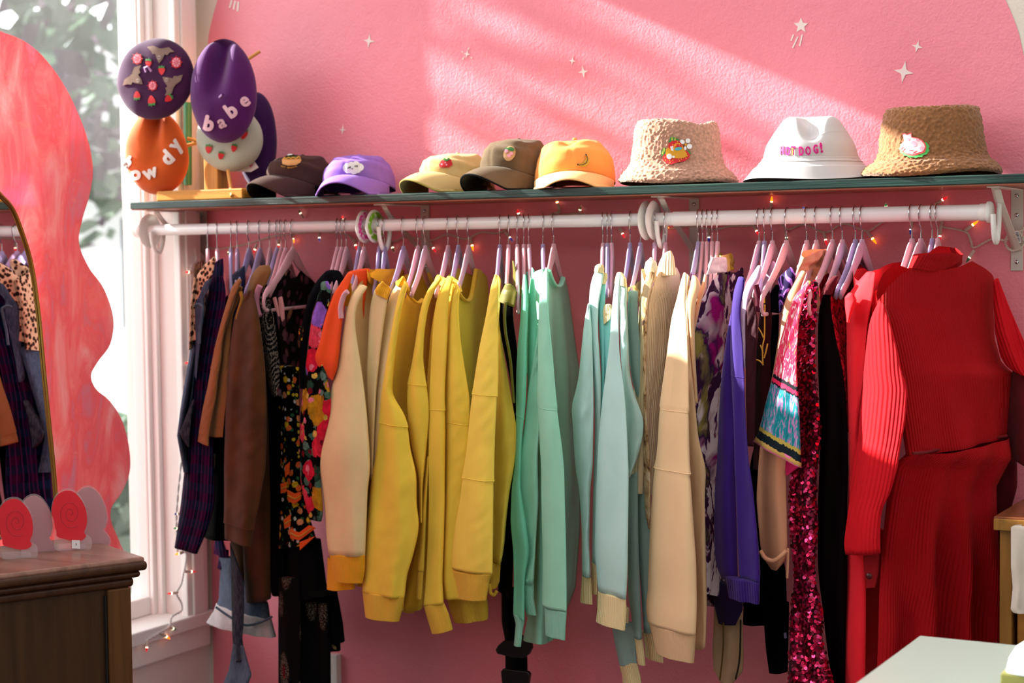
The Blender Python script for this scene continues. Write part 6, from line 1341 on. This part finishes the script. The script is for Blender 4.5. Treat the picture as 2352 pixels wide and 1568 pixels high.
e, o = bucket(1556, 418, -.128, sherpa('pinkish beige fleece', (208, 154, 128)), 'pinkish beige fleece bucket hat with a strawberry patch', [(.126, .002), (.130, .010), (.120, .026), (.104, .046), (.0985, .066), (.094, .10), (.090, .128), (.080, .142), (.05, .1405), (.02, .138), (.0005, .137)], nub=.0034, dents=((.03, -.04, .028, .020), (.045, .02, .03, .010)), tip=-.02)
tr_ = o; h = Z['H1']; hx = lambda a, b: (h[0]+a*h[2], h[1]+b*h[2])
straw_y = plain('honey yellow stitching', (226, 158, 24), .6); teal_e = plain('teal stitching', (70, 180, 200), .5); leaf_l = plain('light leaf stitching', (176, 186, 70), .6)
emblem('patch_leaves', tr_, [poly('H1 790,530 830,440 870,350 960,360 1040,390 1150,450 1080,500 900,520'), poly('H1 560,870 640,700 710,720 720,860 640,980 590,990'), poly('H1 1380,800 1440,790 1500,850 1510,920 1440,900')], grn, e, .0030)
emblem('patch_berry', tr_, [poly('H1 620,980 700,900 790,680 800,590 900,500 1060,460 1180,540 1260,650 1330,790 1420,840 1480,940 1460,1060 1300,1170 1000,1230 900,1280 720,1240 620,1130')], red_e, e, .0036)
emblem('patch_house', tr_, [poly('H1 710,900 720,760 790,700 960,830 970,620 1040,560 1150,555 1240,650 1320,800 1390,920 1370,1000 1200,1060 960,1070 760,1060')], straw_y, e, .0042)
emblem('patch_window', tr_, [poly('H1 1000,690 1030,620 1100,590 1180,600 1230,660 1220,680 1110,690')], red_e, e, .0048); emblem('patch_pool', tr_, [disc(*hx(1115, 748), 8.2, 3.6, rot=-.2)], teal_e, e, .0048)
emblem('patch_flower', tr_, [disc(*hx(1240, 520), 5.6, 4.4, rot=.8), disc(*hx(1410, 490), 5.2), disc(*hx(1460, 670), 5.8), disc(*hx(1330, 730), 2.6, 4.6), disc(*hx(830, 1005), 6, 6.5), disc(*hx(960, 1020), 3, 2.4), poly('H1 860,680 950,650 960,830 900,800')], white_e, e, .0050)
emblem('patch_seeds', tr_, [disc(*hx(a, b), 1.1, 1.7) for a, b in ((690, 1030), (710, 1140), (840, 1140), (940, 1140), (850, 1220), (1120, 1100), (1210, 1100), (1150, 1170), (1280, 1050), (1390, 985), (1350, 1060), (940, 610), (1090, 520), (1040, 650), (1150, 620))] + [disc(*hx(1345, 610), 2.6, 2.6)], straw_y, e, .0054, .0006)
emblem('patch_veins', tr_, [disc(*hx(920, 420), 2, 4), disc(*hx(1010, 440), 2, 4), disc(*hx(660, 780), 2, 5), disc(*hx(620, 880), 2, 4)], leaf_l, e, .0036)
wh = cloth('white cotton twill', (206, 202, 202), var=.02, sheen=.1)
e, o = bucket(1863, 408, -.130, wh, 'white cotton bucket hat with pink lettering, between the two fleece hats', [(.143, .002), (.140, .004), (.120, .026), (.104, .044), (.1025, .046), (.101, .050), (.099, .052), (.092, .078), (.079, .102), (.0775, .1045), (.062, .126), (.046, .137), (.02, .139), (.0005, .139)], dents=((-.008, -.045, .020, .034), (-.004, -.018, .022, .020)), nz=.008, ell=.80)
tr_ = o; h = Z['H2']
for ch, cx, cy, sz, ro, sx in (('H', 425, 890, 27, -.02, .52), ('O', 548, 905, 26, 0, .52), ('T', 668, 900, 27, .02, .60), ('D', 832, 905, 27, -.05, .56), ('O', 978, 900, 26, -.08, .58), ('G', 1140, 865, 27, -.14, .56), ('!', 1255, 835, 30, -.16, 1.1)):
    emblem('stitched_letter', tr_, [letter(ch, h[0]+cx*h[2], h[1]+cy*h[2], sz, ro, .034, sx)], pink_e, e, .0012, .0010, 3)
emblem('mustard_squiggle', tr_, [stroke(pts('H2 655,830 668,860 648,890 668,920 648,950 660,985'), 1.8)], gold_e, e, .003, .0008, 2)
for zz, rr in ((.0525, .0982), (.0415, .1075)):
    c_ = []
    for i in range(100):
        th = 2*PI*i/100; u_ = Vector((math.cos(YAW), math.sin(YAW), 0)); w_ = Vector((-u_.y, u_.x, 0)); P_ = U(1863, 408, -.130); wob = 1+.048*noise.noise(Vector((math.cos(th)*1.3+1863, math.sin(th)*1.3, zz*14)))
        c_.append(Vector((P_.x, P_.y, SZ+zz))+u_*rr*wob*math.cos(th)+w_*rr*.80*wob*math.sin(th))
    MB().tube(c_, .0009, 5, closed=True).obj('stitch_line', plain('grey stitching', (190, 180, 180), .7), e, True)
e, o = bucket(2141, 399, -.130, sherpa('camel brown fleece', (160, 104, 60)), 'camel brown fleece bucket hat with a pink and green round patch', [(.136, .002), (.140, .010), (.128, .024), (.112, .040), (.106, .056), (.102, .09), (.098, .122), (.090, .140), (.06, .142), (.02, .139), (.0005, .138)], nub=.0034, dents=((-.01, -.03, .03, .012), (.0, .03, .03, .01)), tip=.015)
tr_ = o; h = Z['H3']; hx = lambda a, b: (h[0]+a*h[2], h[1]+b*h[2])
gr_ = []
for k in range(30):
    a = 2*PI*k/30; gr_.append((860+470*math.cos(a)*(1.06 if k % 2 else .96), 880+320*math.sin(a)*(1.06 if k % 2 else .95)))
emblem('patch_grass', tr_, [([hx(*p) for p in gr_], [tuple(range(30))])], plain('grass green stitching', (70, 176, 80), .6), e, .0030)
emblem('patch_outline', tr_, [poly('H3 490,390 560,370 640,410 780,350 800,500 950,520 1120,600 1220,720 1250,850 1200,1010 1050,1080 800,1150 600,1090 450,950 430,760 540,620')], plain('coral stitching', (244, 90, 86), .6), e, .0036)
emblem('patch_body', tr_, [poly('H3 520,430 570,400 640,440 770,400 780,520 930,550 1090,630 1180,740 1200,850 1150,970 1000,1030 800,1100 620,1050 470,930 460,780 560,640')], plain('pale pink stitching', (250, 222, 226), .6), e, .0042)
emblem('patch_spots', tr_, [disc(*hx(850, 740), 7), disc(*hx(1110, 890), 5.2), disc(*hx(980, 600), 3.4), disc(*hx(690, 590), 3.6)], blush_e, e, .0048)
emblem('patch_lines', tr_, [stroke([hx(470, 920), hx(530, 840)], 1.2), stroke([hx(500, 990), hx(590, 890)], 1.2), stroke([hx(720, 950), hx(850, 970)], 1.6), stroke([hx(640, 1020), hx(780, 1110)], 1.2), stroke([hx(830, 1060), hx(950, 970)], 2), stroke([hx(910, 1110), hx(1050, 1030)], 2)], red_e, e, .0052, .0006, 2)

# ------------------------------------------------------------------ berets on a wooden peg stand
pine = wood('honey pine', (226, 150, 60), axis=0, rough=.45); pine_v = wood('pine post', (226, 160, 80), axis=2, rough=.45)
P0 = U(478, 458, -.14); sd = empty('hat_stand', (P0.x, P0.y, SZ), 'wooden peg stand holding the berets at the left end of the shelf', 'hat stand')
xa, xb = U(380, 450, -.20).x, U(577, 450, -.20).x
MB().box((xa, -.235, SZ+.0006), (xb, -.160, SZ+.026)).obj('base', pine, sd, bevel=.003)
xm = U(486, 300, -.15).x
MB().box((xm-.022, -.158, SZ+.0006), (xm+.022, -.115, U(486, 122, -.14).z)).obj('post', pine_v, sd, bevel=.003)
pk_ = plain('pale dowel', (220, 150, 70), .5)
for a, ya, b, yb in (((486, 190), -.14, (597, 118), -.05), ((486, 250), -.14, (560, 250), -.20), ((486, 200), -.14, (380, 190), -.215), ((486, 330), -.14, (430, 318), -.17), ((486, 300), -.14, (540, 318), -.17), ((486, 330), -.14, (580, 310), -.075), ((486, 320), -.14, (365, 350), -.20), ((524, 392), -.165, (533, 450), -.238)):
    MB().tube([U(*a, ya), U(*b, yb)], .0045, 10).obj('peg', pk_, sd, True)
gp = MB().tube([U(431, 235, -.10), U(431, 425, -.10)], .011, 14).obj('green_pole', plain('green lacquer pole', (70, 140, 104), .3), sd, True)
def beret(cx, cy, y, rx, ry, rot, mat, label, nrm, depth=.030, crease=None, stem=True, pinch=0.0, seed=0):
    C_ = U(cx, cy, y); k = (C_-CAM).dot(F)/FPX; a, b = rx*k, ry*k
    n = Vector(nrm).normalized(); right = Vector((0, 0, 1)).cross(n).normalized(); up = n.cross(right).normalized()
    toc = (CAM-C_).normalized(); fx = max(.35, abs(right.dot(RT))); fy = max(.35, abs(up.dot(UP)))
    a, b = a/fx, b/fy
    e = empty('beret', C_, label, 'beret', 'felt berets on the peg stand'); seg, nr = 96, 30; V = []
    def P(r, th, side):
        x, yv = r*math.cos(th), r*math.sin(th); xr, yr = x*math.cos(rot)-yv*math.sin(rot), x*math.sin(rot)+yv*math.cos(rot)
        h = depth*(1-min(1, r)**3.2)**.6
        if side < 0: h = -h*.8
        if crease and side > 0:
            x0, w_, d_, y0, y1 = crease; cv = x0
            t = max(0, min(1, (yv-y0)/(y1-y0))); t = t*t*(3-2*t); h -= d_*math.exp(-((x-cv)/w_)**2)*t
        wv = .004*noise.noise(Vector((x*2+seed, yv*2, seed)))
        px_ = 1-pinch*yv
        if crease and r > .75:
            x0, w_, d_, y0, y1 = crease; t = max(0, min(1, (yv-y0)/(y1-y0))); 
        return C_ + right*(xr*a*px_) + up*(yr*b) + n*(h+wv)
    V.append(P(0, 0, 1))
    rad = [math.sin(PI/2*(j/nr))**.9 for j in range(1, nr+1)]
    for r in rad:
        for i in range(seg): V.append(P(r, 2*PI*i/seg, 1))
    for r in rad[::-1][1:]:
        if r < .52: break
        for i in range(seg): V.append(P(r, 2*PI*i/seg, -1))
    n_r = (len(V)-1)//seg
    Fc = [(0, 1+i, 1+(i+1) % seg) for i in range(seg)] + [(1+j*seg+i, 1+(j+1)*seg+i, 1+(j+1)*seg+(i+1) % seg, 1+j*seg+(i+1) % seg) for j in range(n_r-1) for i in range(seg)]
    o = mk('felt', V, Fc, mat, e)
    return e, o
felt_p = cloth('violet wool felt', (82, 17, 94), sheen=.35, var=.12, fuzz=.5); felt_m = cloth('plum wool felt', (62, 15, 60), sheen=.25, var=.12, fuzz=.5); felt_o = cloth('rust wool felt', (206, 88, 30), sheen=.25, var=.1, fuzz=.5); felt_s = cloth('sage wool felt', (186, 196, 176), sheen=.7, var=.06, fuzz=.5); felt_d = cloth('dark violet wool felt', (54, 12, 74), sheen=.3, var=.12, fuzz=.5)
pinkfelt = cloth('pale pink felt', (244, 204, 216), grain=.1); whitefelt = cloth('off white felt', (244, 232, 226), grain=.1); bat = cloth('taupe brown felt', (134, 108, 98), grain=.1)
e, o = beret(590, 322, -.075, 47, 110, .06, felt_d, 'dark violet beret against the wall, rearmost on the stand', (.30, -.95, .02), .028)
patch('hang_tag', 'Z1 1640,1190 1690,1130 1745,1092 1792,1160 1740,1190', -.115, .001, paper, e); patch('tag_print', 'Z1 1735,1130 1752,1145 1735,1160 1720,1145', -.117, .0006, plain('pink print', (230, 120, 160), .6), e)
e, o = beret(527, 318, -.150, 79, 75, .0, felt_s, 'sage green beret with small strawberries, tucked under the violet one', (.30, -.93, -.10), .030, seed=3)
tr_ = bvh_of([o])
def berry(tr_, e, cx, cy, r, rot, leaf=True, off=.0016):
    emblem('strawberry', tr_, [([(cx+(x*math.cos(rot)-y*math.sin(rot))*r, cy+(x*math.sin(rot)+y*math.cos(rot))*r) for x, y in ((-.75, -.55), (-.3, -.85), (.3, -.85), (.75, -.55), (.7, .1), (.4, .7), (0, 1.05), (-.4, .7), (-.7, .1))], [tuple(range(9))])], red_e, e, off)
    if leaf: emblem('strawberry_leaf', tr_, [([(cx+(x*math.cos(rot)-y*math.sin(rot))*r, cy+(x*math.sin(rot)+y*math.cos(rot))*r) for x, y in ((-.7, -.5), (-.6, -1.1), (-.1, -.9), (.1, -1.3), (.3, -.9), (.7, -1.05), (.6, -.5), (0, -.65))], [tuple(range(8))])], grn, e, off+.0014)
for (cx, cy, r, ro) in ((480, 342, 10, .1), (508, 357, 9, .2), (538, 340, 9, .3), (560, 308, 12, .2), (535, 312, 9, .4)): berry(tr_, e, cx, cy, r, ro)
e, o = beret(360, 350, -.215, 74, 96, .0, felt_o, 'rust orange beret with white felt letters below the plum one', (.36, -.90, -.06), .040, crease=(.10, .20, .034, -.15, .75), pinch=.10, seed=5)
tr_ = bvh_of([o])
for ch, cx, cy, sz, ro in (('o', 312, 399, 42, .0), ('w', 345, 396, 42, -.35), ('d', 385, 363, 46, -.75), ('y', 402, 332, 44, -.95)): emblem('felt_letter', tr_, [letter(ch, cx, cy, sz, ro, .05, 1.0)], whitefelt, e, .0008, .003, 4)
emblem('felt_letter', tr_, [letter('h', 295, 374, 38, .6, .05, .7)], whitefelt, e, .0008, .003, 4)
e, o = beret(357, 181, -.250, 93, 94, .0, felt_m, 'plum beret embroidered with strawberries and bats, top left on the stand', (.22, -.96, .10), .030, seed=7)
tr_ = bvh_of([o]); z1 = lambda a, b: (a*700/2111, b*700/2111)
for a, b, r, ro in ((1030, 440, 9.5, .1), (1122, 490, 10, .0), (952, 660, 10, 3.1), (1052, 695, 11.5, 3.0), (1168, 682, 10, .9)): berry(tr_, e, *z1(a, b), r, ro)
for a, b, r in ((955, 410, 11), (1222, 435, 11.5), (1060, 595, 10)):
    cx, cy = z1(a, b); emblem('strawberry_ring', tr_, [disc(cx, cy, r, r*1.1)], red_e, e, .0016); emblem('strawberry_slice', tr_, [disc(cx, cy, r*.78, r*.9)], blush_e, e, .0030)
    emblem('slice_ray', tr_, [stroke([(cx+math.cos(k*.785)*r*.15, cy+math.sin(k*.785)*r*.15), (cx+math.cos(k*.785)*r*1.25, cy+math.sin(k*.785)*r*1.3)], 1.1) for k in range(8)], red_e, e, .0042, .0005, 3)
for a, b, ro in ((1110, 370, .1), (935, 540, -.9), (1185, 575, 2.2)):
    cx, cy = z1(a, b); s_ = 31
    w_ = [(-1.0, -.35), (-.55, -.5), (-.2, -.15), (-.08, -.35), (.08, -.35), (.2, -.15), (.6, -.5), (1.05, -.2), (.7, -.12), (.55, .1), (.35, .05), (.22, .45), (0, .75), (-.2, .42), (-.35, .08), (-.55, .12), (-.68, -.1)]
    emblem('felt_bat', tr_, [([(cx+(x*math.cos(ro)-y*math.sin(ro))*s_, cy+(x*math.sin(ro)+y*math.cos(ro))*s_) for x, y in w_], [tuple(range(len(w_)))])], bat, e, .0012, .002)
    emblem('bat_face', tr_, [disc(cx+(0*math.cos(ro)-.35*math.sin(ro))*s_, cy+(.35*math.cos(ro))*s_, 4.5)], plain('light taupe felt', (176, 150, 140), .8), e, .0040, .0008); emblem('bat_eye', tr_, [disc(cx-(.35*math.sin(ro))*s_-1.6, cy+.35*math.cos(ro)*s_, 1.1), disc(cx-(.35*math.sin(ro))*s_+1.8, cy+.35*math.cos(ro)*s_, 1.1)], dark_e, e, .0054, .0005)
nb = UN(1028*700/2111, 480*700/2111, U(357, 181, -.280), Vector((.22, -.96, .10)).normalized())
MB().tube([nb+Vector((-.008, 0, -.006)), nb+Vector((-.007, -.006, .004)), nb+Vector((.004, -.007, .006)), nb+Vector((.010, -.001, -.006))], .0028, 8).obj('stalk', cloth('mauve felt stalk', (196, 150, 200)), e, True)
e, o = beret(514, 209, -.205, 78, 119, -.14, felt_p, 'violet beret with pale pink felt letters, second from the top left', (.30, -.95, .0), .040, crease=(-.08, .26, .040, -.35, .6), pinch=.06, seed=9)
tr_ = bvh_of([o])
for ch, cx, cy, sz, ro in (('b', 480, 285, 46, .22), ('a', 509, 281, 40, -.35), ('b', 531, 255, 46, -.62), ('e', 561, 231, 44, -.55)): emblem('felt_letter', tr_, [letter(ch, cx, cy, sz, ro, .05 if ch == 'b' else .034, 1.0)], pinkfelt, e, .0008, .003, 4)
MB().tube([U(505, 224, -.246), U(512, 218, -.252)], .004, 8).obj('stalk', felt_p, e, True)
